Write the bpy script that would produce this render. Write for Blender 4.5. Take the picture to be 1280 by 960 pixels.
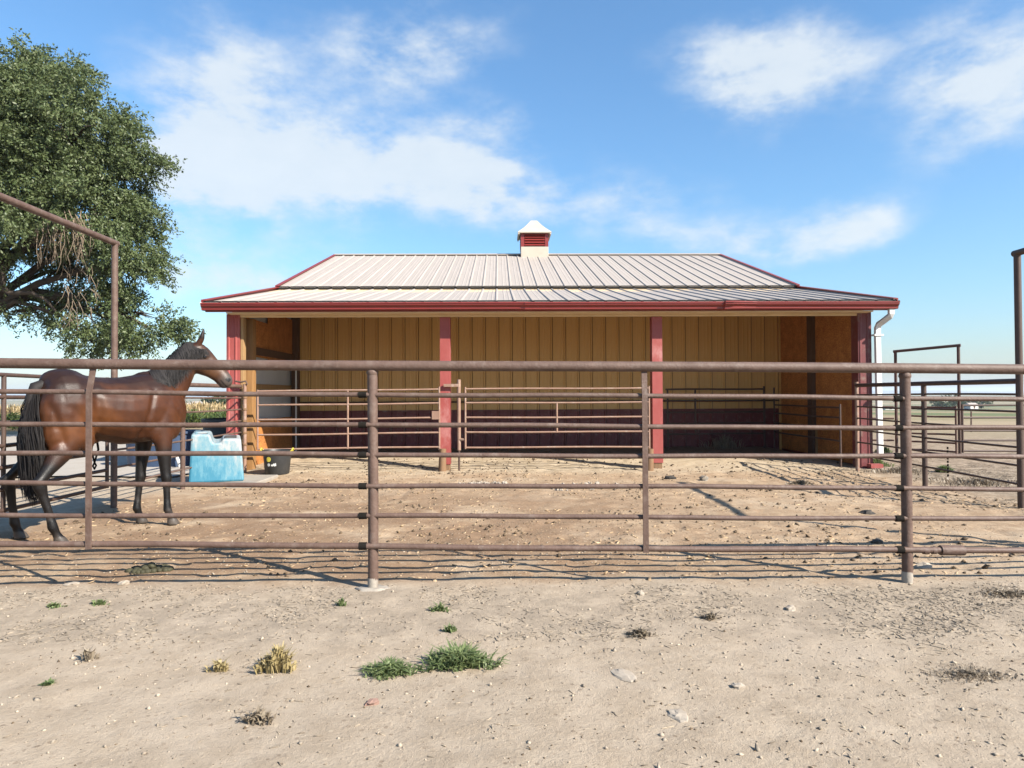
import bpy, math, random
import numpy as np
from mathutils import Vector, Matrix, Quaternion
R_ = math.radians
rng = np.random.default_rng(7)
random.seed(7)
for o in list(bpy.data.objects): bpy.data.objects.remove(o)
scn = bpy.context.scene
COL = scn.collection

# ------------------------------------------------------------------ camera
CAMZ, FPX = 1.3, 853.0
cam_d = bpy.data.cameras.new('camera'); cam = bpy.data.objects.new('camera', cam_d); COL.objects.link(cam)
cam_d.sensor_width = 36.0; cam_d.lens = FPX / 1280 * 36.0
cam_d.clip_start = 0.05; cam_d.clip_end = 40000
CROT = Matrix.Rotation(R_(90.87), 3, 'X') @ Matrix.Rotation(-0.0052, 3, 'Z')
cam.matrix_world = Matrix.Translation((0, 0, CAMZ)) @ CROT.to_4x4()
scn.camera = cam
scn.render.resolution_x, scn.render.resolution_y = 1024, 768

def ray(x, y): return CROT @ Vector(((x - 640) / FPX, -(y - 480) / FPX, -1))
def P(x, y, Y):
    d = ray(x, y); return Vector((0, 0, CAMZ)) + d * (Y / d.y)
def G(x, y, z=0.0):
    d = ray(x, y); return Vector((0, 0, CAMZ)) + d * ((z - CAMZ) / d.z)

# ------------------------------------------------------------------ sun, sky, exposure
SUN = Vector((1.70, -1.214, 1.50)).normalized()
SUN_EL = math.asin(SUN.z); SUN_ROT = math.atan2(SUN.x, SUN.y)
ld = bpy.data.lights.new('sun', 'SUN'); ld.energy = 5.0; ld.angle = R_(0.53); ld.color = (1.0, 0.93, 0.82)
lo = bpy.data.objects.new('sun', ld); COL.objects.link(lo)
lo.rotation_euler = (-SUN).to_track_quat('-Z', 'Y').to_euler()

W = bpy.data.worlds.new('World'); scn.world = W; W.use_nodes = True
def build_world():
    nt = W.node_tree; N = nt.nodes; L = nt.links; N.clear()
    def nd(t, **k):
        n = N.new(t)
        for a, b in k.items(): setattr(n, a, b)
        return n
    def mth(op, a, b=None, clamp=False):
        n = nd('ShaderNodeMath', operation=op, use_clamp=clamp)
        for i, v in enumerate((a, b)):
            if v is None: continue
            if isinstance(v, (int, float)): n.inputs[i].default_value = v
            else: L.new(v, n.inputs[i])
        return n.outputs[0]
    out = nd('ShaderNodeOutputWorld'); bg = nd('ShaderNodeBackground'); bg.inputs['Strength'].default_value = 0.084
    sky = nd('ShaderNodeTexSky', sky_type='NISHITA'); sky.sun_disc = False
    sky.sun_elevation = SUN_EL; sky.sun_rotation = SUN_ROT
    sky.altitude = 0; sky.air_density = 1.35; sky.dust_density = 0.8; sky.ozone_density = 9.0
    tc = nd('ShaderNodeTexCoord'); sp = nd('ShaderNodeSeparateXYZ'); L.new(tc.outputs['Generated'], sp.inputs[0])
    dx, dy, dz = sp.outputs
    # domain-warped direction
    nz = nd('ShaderNodeTexNoise'); nz.inputs['Scale'].default_value = 3.2; nz.inputs['Detail'].default_value = 6; nz.inputs['Roughness'].default_value = 0.6
    mp = nd('ShaderNodeMapping'); mp.inputs['Scale'].default_value = (1, 1, 1.7); L.new(tc.outputs['Generated'], mp.inputs[0]); L.new(mp.outputs[0], nz.inputs['Vector'])
    wsub = nd('ShaderNodeVectorMath', operation='SUBTRACT'); L.new(nz.outputs['Color'], wsub.inputs[0]); wsub.inputs[1].default_value = (.5, .5, .5)
    wsc = nd('ShaderNodeVectorMath', operation='SCALE'); L.new(wsub.outputs[0], wsc.inputs[0]); wsc.inputs['Scale'].default_value = 0.15
    wad = nd('ShaderNodeVectorMath', operation='ADD'); L.new(tc.outputs['Generated'], wad.inputs[0]); L.new(wsc.outputs[0], wad.inputs[1])
    sw = nd('ShaderNodeSeparateXYZ'); L.new(wad.outputs[0], sw.inputs[0])
    az = mth('ARCTAN2', sw.outputs[0], sw.outputs[1]); el = mth('ARCSINE', sw.outputs[2])
    # cloud banks: pixel extents turned into azimuth / elevation of the sky
    banks = [(255, 190, 105, 85, 1.15), (345, 235, 80, 50, .45), (500, 220, 125, 52, .95), (505, 72, 105, 42, .9), (690, 250, 190, 38, .6),
             (935, 85, 105, 48, .9), (1240, 92, 78, 58, 1.1), (1075, 275, 45, 28, .7), (955, 305, 65, 28, .7), (330, 350, 110, 30, .5),
             (240, 370, 60, 45, .3), (840, 290, 100, 26, .4), (600, 160, 60, 14, .4), (300, 95, 55, 36, .5), (600, 225, 90, 40, .45), (1000, 75, 70, 34, .45), (420, 170, 60, 40, .4)]
    acc = None
    for (px, py, sx, sy, w) in banks:
        d = ray(px, py).normalized(); a0 = math.atan2(d.x, d.y); e0 = math.asin(d.z)
        qa = mth('POWER', mth('DIVIDE', mth('SUBTRACT', az, a0), sx / FPX), 2)
        qe = mth('POWER', mth('DIVIDE', mth('SUBTRACT', el, e0), sy / FPX), 2)
        g = mth('MULTIPLY', mth('POWER', 2.718, mth('MULTIPLY', mth('ADD', qa, qe), -0.85)), w)
        acc = g if acc is None else mth('ADD', acc, g)
    # general broken cloud elsewhere in the sky
    n2 = nd('ShaderNodeTexNoise'); n2.inputs['Scale'].default_value = 1.6; n2.inputs['Detail'].default_value = 7; n2.inputs['Roughness'].default_value = 0.58
    mp2 = nd('ShaderNodeMapping'); mp2.inputs['Scale'].default_value = (1, 1, 2.2); mp2.inputs['Location'].default_value = (3.1, .7, 1.9)
    L.new(tc.outputs['Generated'], mp2.inputs[0]); L.new(mp2.outputs[0], n2.inputs['Vector'])
    n3 = nd('ShaderNodeTexNoise'); n3.inputs['Scale'].default_value = 7.5; n3.inputs['Detail'].default_value = 8; n3.inputs['Roughness'].default_value = 0.62
    mp3 = nd('ShaderNodeMapping'); mp3.inputs['Scale'].default_value = (1, 1, 2.0); L.new(tc.outputs['Generated'], mp3.inputs[0]); L.new(mp3.outputs[0], n3.inputs['Vector'])
    behind = mth('ADD', 0.12, mth('MULTIPLY', mth('SUBTRACT', 0.25, dy), 1.6, True))
    gen = mth('MULTIPLY', mth('MULTIPLY', mth('SUBTRACT', n2.outputs['Fac'], 0.52), 3.2, True), behind)
    tot = mth('ADD', acc, gen)
    tot = mth('MULTIPLY', tot, mth('ADD', -0.75, mth('MULTIPLY', n3.outputs['Fac'], 3.5)))
    ramp = nd('ShaderNodeMapRange', interpolation_type='SMOOTHSTEP'); L.new(tot, ramp.inputs[0])
    ramp.inputs[1].default_value = 0.17; ramp.inputs[2].default_value = 1.15; ramp.inputs[3].default_value = 0; ramp.inputs[4].default_value = 0.84
    # cloud colour: lit white, a little shade by thickness
    cc = nd('ShaderNodeMix', data_type='RGBA'); L.new(n3.outputs['Fac'], cc.inputs[0])
    cc.inputs[6].default_value = (3.3, 3.75, 4.15, 1); cc.inputs[7].default_value = (4.4, 4.6, 4.7, 1)
    hs = nd('ShaderNodeHueSaturation'); hs.inputs['Saturation'].default_value = 1.0; hs.inputs['Hue'].default_value = .494; hs.inputs['Value'].default_value = 1.0; L.new(sky.outputs[0], hs.inputs['Color'])
    mx = nd('ShaderNodeMix', data_type='RGBA'); L.new(ramp.outputs[0], mx.inputs[0]); L.new(hs.outputs[0], mx.inputs[6]); L.new(cc.outputs[2], mx.inputs[7])
    L.new(mx.outputs[2], bg.inputs[0]); L.new(bg.outputs[0], out.inputs[0])
build_world()
vs = scn.view_settings; vs.view_transform = 'Standard'; vs.look = 'None'; vs.exposure = 1.36; vs.gamma = 1.0; vs.use_curve_mapping = False
scn.render.engine = 'CYCLES'
scn.cycles.max_bounces = 8; scn.cycles.diffuse_bounces = 5; scn.cycles.volume_bounces = 0; scn.cycles.transparent_max_bounces = 8

# ------------------------------------------------------------------ materials
def mat(name, c1, c2=None, scale=6.0, rough=0.7, bump=0.0, bscale=None, metal=0.0, spec=0.4, stretch=(1, 1, 1), detail=6, rand=0.0,
        c3=None, s3=1.5, t3=(0.55, 0.7), contrast=(0.3, 0.7), island=False, coat=0.0, rough2=None):
    k = 1.0 if name in ('tan_siding', 'maroon_steel', 'strand_board', 'cream_board', 'pale_backer_steel', 'dark_wood', 'brown_wood', 'black_hair', 'dark_eye') else .74
    c1 = tuple(v * k for v in c1); c2 = tuple(v * k for v in c2) if c2 else None; c3 = tuple(v * k for v in c3) if c3 else None
    m = bpy.data.materials.new(name); m.use_nodes = True
    nt = m.node_tree; N = nt.nodes; L = nt.links; b = N['Principled BSDF']
    tc = N.new('ShaderNodeTexCoord'); mp = N.new('ShaderNodeMapping'); mp.inputs['Scale'].default_value = stretch
    L.new(tc.outputs['Object'], mp.inputs[0])
    nz = N.new('ShaderNodeTexNoise'); nz.inputs['Scale'].default_value = scale; nz.inputs['Detail'].default_value = detail; nz.inputs['Roughness'].default_value = .62
    L.new(mp.outputs[0], nz.inputs['Vector'])
    mr = N.new('ShaderNodeMapRange'); L.new(nz.outputs['Fac'], mr.inputs[0]); mr.inputs[1].default_value, mr.inputs[2].default_value = contrast
    mx = N.new('ShaderNodeMix'); mx.data_type = 'RGBA'; L.new(mr.outputs[0], mx.inputs[0])
    c2 = c2 or tuple(v * .75 for v in c1)
    mx.inputs[6].default_value = (*c1, 1); mx.inputs[7].default_value = (*c2, 1)
    col = mx.outputs[2]
    if c3:
        n3 = N.new('ShaderNodeTexNoise'); n3.inputs['Scale'].default_value = s3; n3.inputs['Detail'].default_value = 8; n3.inputs['Roughness'].default_value = .7
        L.new(mp.outputs[0], n3.inputs['Vector'])
        r3 = N.new('ShaderNodeMapRange'); L.new(n3.outputs['Fac'], r3.inputs[0]); r3.inputs[1].default_value, r3.inputs[2].default_value = t3
        m3 = N.new('ShaderNodeMix'); m3.data_type = 'RGBA'; L.new(r3.outputs[0], m3.inputs[0]); L.new(col, m3.inputs[6]); m3.inputs[7].default_value = (*c3, 1)
        col = m3.outputs[2]
    if rand or island:
        if island:
            src = N.new('ShaderNodeNewGeometry').outputs['Random Per Island']
        else:
            src = N.new('ShaderNodeObjectInfo').outputs['Random']
        r4 = N.new('ShaderNodeMapRange'); L.new(src, r4.inputs[0]); r4.inputs[3].default_value = 1 - rand; r4.inputs[4].default_value = 1 + rand
        hv = N.new('ShaderNodeHueSaturation'); L.new(r4.outputs[0], hv.inputs['Value']); L.new(col, hv.inputs['Color']); col = hv.outputs[0]
    L.new(col, b.inputs['Base Color'])
    b.inputs['Roughness'].default_value = rough; b.inputs['Metallic'].default_value = metal; b.inputs['Specular IOR Level'].default_value = spec
    if rough2 is not None:
        rr = N.new('ShaderNodeMapRange'); L.new(nz.outputs['Fac'], rr.inputs[0]); rr.inputs[1].default_value = .35; rr.inputs[2].default_value = .65
        rr.inputs[3].default_value = rough; rr.inputs[4].default_value = rough2; L.new(rr.outputs[0], b.inputs['Roughness'])
    if bump:
        nb = N.new('ShaderNodeTexNoise'); nb.inputs['Scale'].default_value = bscale or scale * 3; nb.inputs['Detail'].default_value = 5
        L.new(mp.outputs[0], nb.inputs['Vector'])
        bp = N.new('ShaderNodeBump'); bp.inputs['Strength'].default_value = bump; bp.inputs['Distance'].default_value = .01
        L.new(nb.outputs['Fac'], bp.inputs['Height']); L.new(bp.outputs[0], b.inputs['Normal'])
    return m

M = {}
M['pipe'] = mat('rusty_pipe', (.150, .095, .074), (.095, .056, .042), 9, .62, .3, 60, c3=(.20, .150, .125), s3=11, t3=(.52, .78), spec=.35)
M['pipe_dark'] = mat('dark_pipe', (.070, .043, .034), (.095, .058, .044), 9, .55, .2, 60)
M['gate'] = mat('gate_pipe', (.34, .21, .15), (.26, .15, .105), 8, .6, .2, 60, c3=(.40, .30, .24), s3=6)
M['clip'] = mat('black_clip', (.012, .011, .010), (.022, .019, .016), 20, .95, spec=.05)
M['weld'] = mat('galvanised', (.45, .40, .38), (.30, .25, .23), 14, .5, .3, 60, metal=.3)
M['red'] = mat('red_steel', (.25, .027, .022), (.205, .024, .020), 4, .42, .06, 20, spec=.5, stretch=(1, 1, .4))
M['red_faded'] = mat('faded_red_steel', (.35, .085, .074), (.30, .056, .048), 5, .55, .5, 7, spec=.4, stretch=(1, 1, .6), c3=(.44, .18, .165), s3=3)
M['maroon'] = mat('maroon_steel', (.155, .035, .035), (.105, .026, .026), 3, .5, .1, 20, c3=(.20, .15, .12), s3=5, t3=(.52, .75), rand=.06)
M['roof'] = mat('roof_steel', (.44, .385, .34), (.38, .33, .285), 1.5, .62, .04, 14, spec=.5, stretch=(3, .5, 1), rand=.025, c3=(.34, .285, .235), s3=2.5, t3=(.54, .85))
M['trim_dark'] = mat('rib_gap_dark', (.012, .012, .013), None, 10, .9)
M['cream'] = mat('cream_board', (.58, .44, .27), (.50, .37, .21), 4, .7, .1, 30)
M['tan'] = mat('tan_siding', (.55, .335, .125), (.48, .285, .10), 1.6, .5, .06, 18, stretch=(1, .3, 1), rand=.03, c3=(.46, .26, .085), s3=2.2, t3=(.5, .8))
M['backer'] = mat('pale_backer_steel', (.42, .44, .46), (.36, .38, .40), 2, .45, .06, 18, rand=.03)
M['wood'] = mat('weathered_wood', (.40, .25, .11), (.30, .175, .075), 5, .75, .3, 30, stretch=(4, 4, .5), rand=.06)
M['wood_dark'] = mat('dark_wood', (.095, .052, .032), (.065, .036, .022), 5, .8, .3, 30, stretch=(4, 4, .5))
M['post_wood'] = mat('brown_wood', (.27, .145, .052), (.19, .095, .034), 5, .75, .3, 30, stretch=(4, 4, .5))
M['log'] = mat('log_wood', (.26, .15, .075), (.17, .10, .055), 7, .8, .5, 25, stretch=(3, 3, .4))
M['white'] = mat('white_paint', (.74, .73, .71), (.68, .67, .64), 3, .45, .05, 20)
M['cupola_cream'] = mat('cream_steel', (.56, .49, .40), (.49, .42, .34), 3, .55, .05, 20)
M['concrete'] = mat('concrete', (.37, .33, .28), (.31, .27, .225), 7, .85, .4, 40, c3=(.30, .25, .20), s3=4)
M['black_plastic'] = mat('black_plastic', (.025, .026, .028), (.045, .044, .043), 5, .5, .1, 20, c3=(.12, .10, .08), s3=5, t3=(.58, .85))
M['black_tank'] = mat('black_rubber', (.018, .021, .024), (.03, .033, .036), 5, .6)
M['slate_blue'] = mat('slate_blue_plastic', (.035, .06, .115), (.045, .075, .14), 3, .5, .05)
M['yellow'] = mat('yellow_plastic', (.72, .60, .08), (.62, .50, .06), 8, .6)
M['white_label'] = mat('white_print', (.75, .75, .72), None, 8, .6)
M['hoof'] = mat('hoof_horn', (.06, .05, .043), (.11, .09, .075), 12, .55, .2, 60)
M['eye'] = mat('dark_eye', (.008, .006, .005), None, 5, .08, spec=.6)
M['hair'] = mat('black_hair', (.012, .0105, .0105), (.024, .021, .020), 4, .68, spec=.2, rand=.5, island=True)
M['bark'] = mat('bark', (.085, .062, .045), (.045, .034, .026), 3, .9, .8, 12, stretch=(2, 2, .5))
M['twig'] = mat('dry_twig', (.24, .185, .13), (.17, .125, .085), 3, .9, rand=.25, island=True)
M['stone'] = mat('stone', (.30, .26, .21), (.22, .185, .145), 12, .85, .4, 40)
M['stone_pink'] = mat('pink_stone', (.36, .22, .165), (.28, .17, .13), 14, .85, .4, 40)
M['stone_pale'] = mat('pale_stone', (.43, .37, .30), (.33, .275, .215), 14, .85, .4, 40)
M['stone_dark'] = mat('dark_clod', (.075, .065, .055), (.05, .043, .036), 14, .9, .4, 40)
M['pebble'] = mat('pebbles', (.40, .335, .26), (.28, .225, .165), 40, .85, rand=.45, island=True)
M['chip'] = mat('wood_chips', (.46, .335, .205), (.33, .225, .13), 40, .85, rand=.4, island=True)
M['clod'] = mat('dung_clods', (.13, .088, .050), (.085, .057, .033), 40, .9, rand=.4, island=True)
M['straw'] = mat('dry_straw', (.36, .29, .205), (.25, .20, .145), 20, .85, rand=.5, island=True)
M['litter'] = mat('grey_litter', (.36, .295, .22), (.27, .22, .165), 20, .9, rand=.45, island=True)
M['dung'] = mat('fresh_dung', (.060, .056, .024), (.04, .035, .017), 30, .75, .6, 50)

def leafmat(name, c1, c2, trans=.35, rough=.5):
    c1 = tuple(v * .76 for v in c1); c2 = tuple(v * .76 for v in c2)
    m = bpy.data.materials.new(name); m.use_nodes = True
    nt = m.node_tree; N = nt.nodes; L = nt.links; b = N['Principled BSDF']; out = N['Material Output']
    g = N.new('ShaderNodeNewGeometry'); mx = N.new('ShaderNodeMix'); mx.data_type = 'RGBA'
    L.new(g.outputs['Random Per Island'], mx.inputs[0]); mx.inputs[6].default_value = (*c1, 1); mx.inputs[7].default_value = (*c2, 1)
    L.new(mx.outputs[2], b.inputs['Base Color']); b.inputs['Roughness'].default_value = rough; b.inputs['Specular IOR Level'].default_value = .35
    t = N.new('ShaderNodeBsdfTranslucent'); hs = N.new('ShaderNodeHueSaturation'); hs.inputs['Hue'].default_value = .485; hs.inputs['Value'].default_value = 1.3
    L.new(mx.outputs[2], hs.inputs['Color']); L.new(hs.outputs[0], t.inputs[0])
    ms = N.new('ShaderNodeMixShader'); ms.inputs[0].default_value = trans
    L.new(b.outputs[0], ms.inputs[1]); L.new(t.outputs[0], ms.inputs[2]); L.new(ms.outputs[0], out.inputs[0])
    return m
M['leaf'] = leafmat('elm_leaf', (.075, .110, .040), (.140, .170, .070), .22)
M['leaf_far'] = leafmat('far_leaf', (.045, .075, .03), (.085, .115, .05))
M['grass'] = leafmat('green_weed', (.10, .155, .055), (.27, .32, .14))
M['grass_dry'] = leafmat('dry_weed', (.33, .26, .115), (.47, .38, .20), .2)
M['grass_grey'] = leafmat('grey_weed', (.22, .175, .125), (.34, .28, .20), .2)
M['crop_green'] = leafmat('crop_leaf', (.10, .17, .045), (.20, .24, .08), .3)
M['crop_tan'] = leafmat('crop_tassel', (.34, .25, .12), (.46, .35, .19), .2)

# oriented strand board
def osb():
    m = mat('strand_board', (.40, .165, .045), (.25, .095, .025), 5, .75, .15, 30, rand=.07)
    nt = m.node_tree; N = nt.nodes; L = nt.links; b = N['Principled BSDF']
    src = b.inputs['Base Color'].links[0].from_socket
    tc = N.new('ShaderNodeTexCoord'); mp = N.new('ShaderNodeMapping'); mp.inputs['Scale'].default_value = (17, 17, 26); L.new(tc.outputs['Object'], mp.inputs[0])
    v = N.new('ShaderNodeTexVoronoi'); v.feature = 'F1'; L.new(mp.outputs[0], v.inputs['Vector']); v.inputs['Randomness'].default_value = 1
    sv = N.new('ShaderNodeSeparateColor'); L.new(v.outputs['Color'], sv.inputs[0])
    r = N.new('ShaderNodeMapRange'); L.new(sv.outputs[0], r.inputs[0]); r.inputs[3].default_value = .5; r.inputs[4].default_value = 1.6
    hv = N.new('ShaderNodeHueSaturation'); L.new(r.outputs[0], hv.inputs['Value']); L.new(src, hv.inputs['Color']); L.new(hv.outputs[0], b.inputs['Base Color'])
    return m
M['osb'] = osb()

# ------------------------------------------------------------------ mesh helpers
class MB:
    def __init__(s): s.v = []; s.f = []
    def add(s, verts, faces):
        o = len(s.v); s.v += [tuple(v) for v in verts]; s.f += [tuple(i + o for i in f) for f in faces]; return s
    def box(s, a, b):
        x0, y0, z0 = a; x1, y1, z1 = b
        return s.add([(x0, y0, z0), (x1, y0, z0), (x1, y1, z0), (x0, y1, z0), (x0, y0, z1), (x1, y0, z1), (x1, y1, z1), (x0, y1, z1)],
                     [(0, 3, 2, 1), (4, 5, 6, 7), (0, 1, 5, 4), (1, 2, 6, 5), (2, 3, 7, 6), (3, 0, 4, 7)])
    def tube(s, pts, r, n=12, caps=True, r2=None):
        pts = [Vector(p) for p in pts]; m = len(pts)
        rs = r if isinstance(r, (list, tuple)) else [r] * m
        t0 = (pts[1] - pts[0]).normalized(); ref = Vector((0, 0, 1)) if abs(t0.z) < .9 else Vector((1, 0, 0))
        a = t0.cross(ref).normalized(); V = []
        for i, p in enumerate(pts):
            t = ((pts[min(i + 1, m - 1)] - pts[i]).normalized() + (pts[i] - pts[max(i - 1, 0)]).normalized())
            t = t.normalized() if t.length > 1e-6 else t0
            a = (a - t * a.dot(t)).normalized(); b = t.cross(a)
            for k in range(n):
                th = 2 * math.pi * k / n; V.append(p + (a * math.cos(th) + b * math.sin(th)) * rs[i])
        F = [(i * n + k, i * n + (k + 1) % n, (i + 1) * n + (k + 1) % n, (i + 1) * n + k) for i in range(m - 1) for k in range(n)]
        if caps: F += [tuple(range(n - 1, -1, -1)), tuple((m - 1) * n + k for k in range(n))]
        return s.add(V, F)
    def prism(s, poly, a, b):            # poly: list of Vector offsets; swept from a to b (Vectors)
        n = len(poly); V = [Vector(a) + Vector(p) for p in poly] + [Vector(b) + Vector(p) for p in poly]
        F = [(k, (k + 1) % n, n + (k + 1) % n, n + k) for k in range(n)] + [tuple(range(n - 1, -1, -1)), tuple(range(n, 2 * n))]
        return s.add(V, F)
    def lathe(s, prof, c=(0, 0, 0), n=28):
        V = []; c = Vector(c)
        for r, z in prof:
            for k in range(n): th = 2 * math.pi * k / n; V.append(c + Vector((r * math.cos(th), r * math.sin(th), z)))
        F = [(i * n + k, i * n + (k + 1) % n, (i + 1) * n + (k + 1) % n, (i + 1) * n + k) for i in range(len(prof) - 1) for k in range(n)]
        return s.add(V, F)
    def loft(s, rings):                  # rings: (center, axis_a, axis_b) ellipses
        n = 20; V = []
        for c, a, b in rings:
            c, a, b = Vector(c), Vector(a), Vector(b)
            for k in range(n): th = 2 * math.pi * k / n; V.append(c + a * math.cos(th) + b * math.sin(th))
        m = len(rings)
        F = [(i * n + k, i * n + (k + 1) % n, (i + 1) * n + (k + 1) % n, (i + 1) * n + k) for i in range(m - 1) for k in range(n)]
        F += [tuple(range(n - 1, -1, -1)), tuple((m - 1) * n + k for k in range(n))]
        return s.add(V, F)
    def ball(s, c, rx, ry, rz, rot=None, nu=16, nv=10):
        c = Vector(c); V = [c + (rot @ Vector((0, 0, -rz)) if rot else Vector((0, 0, -rz)))]
        for i in range(1, nv):
            ph = -math.pi / 2 + math.pi * i / nv
            for k in range(nu):
                th = 2 * math.pi * k / nu
                p = Vector((rx * math.cos(ph) * math.cos(th), ry * math.cos(ph) * math.sin(th), rz * math.sin(ph)))
                V.append(c + (rot @ p if rot else p))
        V.append(c + (rot @ Vector((0, 0, rz)) if rot else Vector((0, 0, rz))))
        F = [(0, 1 + (k + 1) % nu, 1 + k) for k in range(nu)]
        for i in range(nv - 2):
            for k in range(nu): F.append((1 + i * nu + k, 1 + i * nu + (k + 1) % nu, 1 + (i + 1) * nu + (k + 1) % nu, 1 + (i + 1) * nu + k))
        e = len(V) - 1; o = 1 + (nv - 2) * nu
        F += [(o + k, o + (k + 1) % nu, e) for k in range(nu)]
        return s.add(V, F)
    def mesh(s, name, m=None, smooth=None):
        me = bpy.data.meshes.new(name); me.from_pydata(s.v, [], s.f); me.validate()
        if m: me.materials.append(M[m] if isinstance(m, str) else m)
        if smooth:
            me.polygons.foreach_set('use_smooth', [True] * len(me.polygons)); me.set_sharp_from_angle(angle=R_(smooth))
        me.update(); return me
    def build(s, name, m, parent=None, smooth=None, bevel=0):
        o = bpy.data.objects.new(name, s.mesh(name, m, smooth)); COL.objects.link(o); o.parent = parent
        if bevel:
            md = o.modifiers.new('bevel', 'BEVEL'); md.width = bevel; md.segments = 2; md.limit_method = 'ANGLE'
        return o
def inst(name, me, parent=None, loc=(0, 0, 0), rot=(0, 0, 0), scale=(1, 1, 1)):
    o = bpy.data.objects.new(name, me); COL.objects.link(o); o.parent = parent; o.location = loc; o.rotation_euler = rot; o.scale = scale; return o
def tag(o, label=None, cat=None, group=None, kind=None):
    if label: o['label'] = label
    if cat: o['category'] = cat
    if group: o['group'] = group
    if kind: o['kind'] = kind
    return o
def empty(name, loc=(0, 0, 0), rz=0, **k):
    o = bpy.data.objects.new(name, None); COL.objects.link(o); o.location = loc; o.rotation_euler.z = rz; o.empty_display_size = .2
    return tag(o, **k)
def np_mesh(name, V, F, m):
    V = np.asarray(V, np.float32); F = np.asarray(F, np.int32); k = F.shape[1]
    me = bpy.data.meshes.new(name); me.vertices.add(len(V)); me.vertices.foreach_set('co', V.ravel())
    me.loops.add(F.size); me.loops.foreach_set('vertex_index', F.ravel())
    me.polygons.add(len(F)); me.polygons.foreach_set('loop_start', np.arange(0, F.size, k, dtype=np.int32)); me.polygons.foreach_set('loop_total', np.full(len(F), k, np.int32))
    me.materials.append(M[m] if isinstance(m, str) else m); me.update(calc_edges=True); me.validate()
    return me
def np_obj(name, V, F, m, parent=None):
    o = bpy.data.objects.new(name, np_mesh(name, V, F, m)); COL.objects.link(o); o.parent = parent; return o

# ------------------------------------------------------------------ terrain
def vnoise(x, y, s, seed):
    g = np.random.default_rng(seed).random((256, 256)); x = x / s; y = y / s
    xi = np.floor(x).astype(int); yi = np.floor(y).astype(int); fx = x - xi; fy = y - yi
    fx = fx * fx * (3 - 2 * fx); fy = fy * fy * (3 - 2 * fy)
    a = g[xi % 256, yi % 256]; b = g[(xi + 1) % 256, yi % 256]; c = g[xi % 256, (yi + 1) % 256]; d = g[(xi + 1) % 256, (yi + 1) % 256]
    return (a * (1 - fx) + b * fx) * (1 - fy) + (c * (1 - fx) + d * fx) * fy - .5
def sstep(a, b, x): t = np.clip((x - a) / (b - a), 0, 1); return t * t * (3 - 2 * t)
def fenceY(x): return 4.60 + .019 * x
def arena(x, y): return sstep(-.1, .5, y - fenceY(x)) * sstep(16, 15, y) * sstep(-5.1, -4.6, x) * sstep(6.2, 5.7, x)
def gz(x, y):
    x = np.asarray(x, float); y = np.asarray(y, float); r = np.hypot(x, y)
    near = sstep(60, 20, r)
    z = near * (.030 * vnoise(x, y, 1.7, 1) + .010 * vnoise(x, y, .55, 2) + .008 * vnoise(x, y, .21, 3) + .005 * vnoise(x, y, .09, 4))
    ar = arena(x, y)
    hoof = vnoise(x, y, .16, 5); z = z + ar * near * (.010 * vnoise(x, y, .34, 6) - .015 * sstep(.16, .34, hoof) + .008 * vnoise(x, y, .07, 8))
    shed = sstep(11.7, 13.2, y) * sstep(16, 15.2, y) * sstep(-5, -4.4, x) * sstep(6.2, 5.6, x)
    z = z + shed * (.055 + .05 * sstep(13.8, 15.2, y))
    z = z - np.clip(r - 25, 0, 600) * .0175 + 1.5 * sstep(60, 400, r) * vnoise(x, y, 160, 9)
    return z
def gz1(x, y): return float(gz(np.array([x]), np.array([y]))[0])
def axis(lo, hi, step, far_lo, far_hi, g=1.13):
    a = list(np.arange(lo, hi, step)); s = step; v = a[-1]
    while v < far_hi: s *= g; v += s; a.append(v)
    s = step; v = lo; b = []
    while v > far_lo: s *= g; v -= s; b.append(v)
    return np.array(b[::-1] + a)
xs = axis(-5.2, 6.6, .042, -9000, 9000)
ys = np.concatenate([axis(1.9, 6.4, .026, -400, 6.39), np.arange(6.44, 12, .05), axis(12.0, 16, .07, 12, 14000)])
X, Y = np.meshgrid(xs, ys, indexing='ij'); Z = gz(X, Y)
nx, ny = X.shape
idx = np.arange(nx * ny).reshape(nx, ny)
F = np.stack([idx[:-1, :-1], idx[1:, :-1], idx[1:, 1:], idx[:-1, 1:]], -1).reshape(-1, 4)
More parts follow.
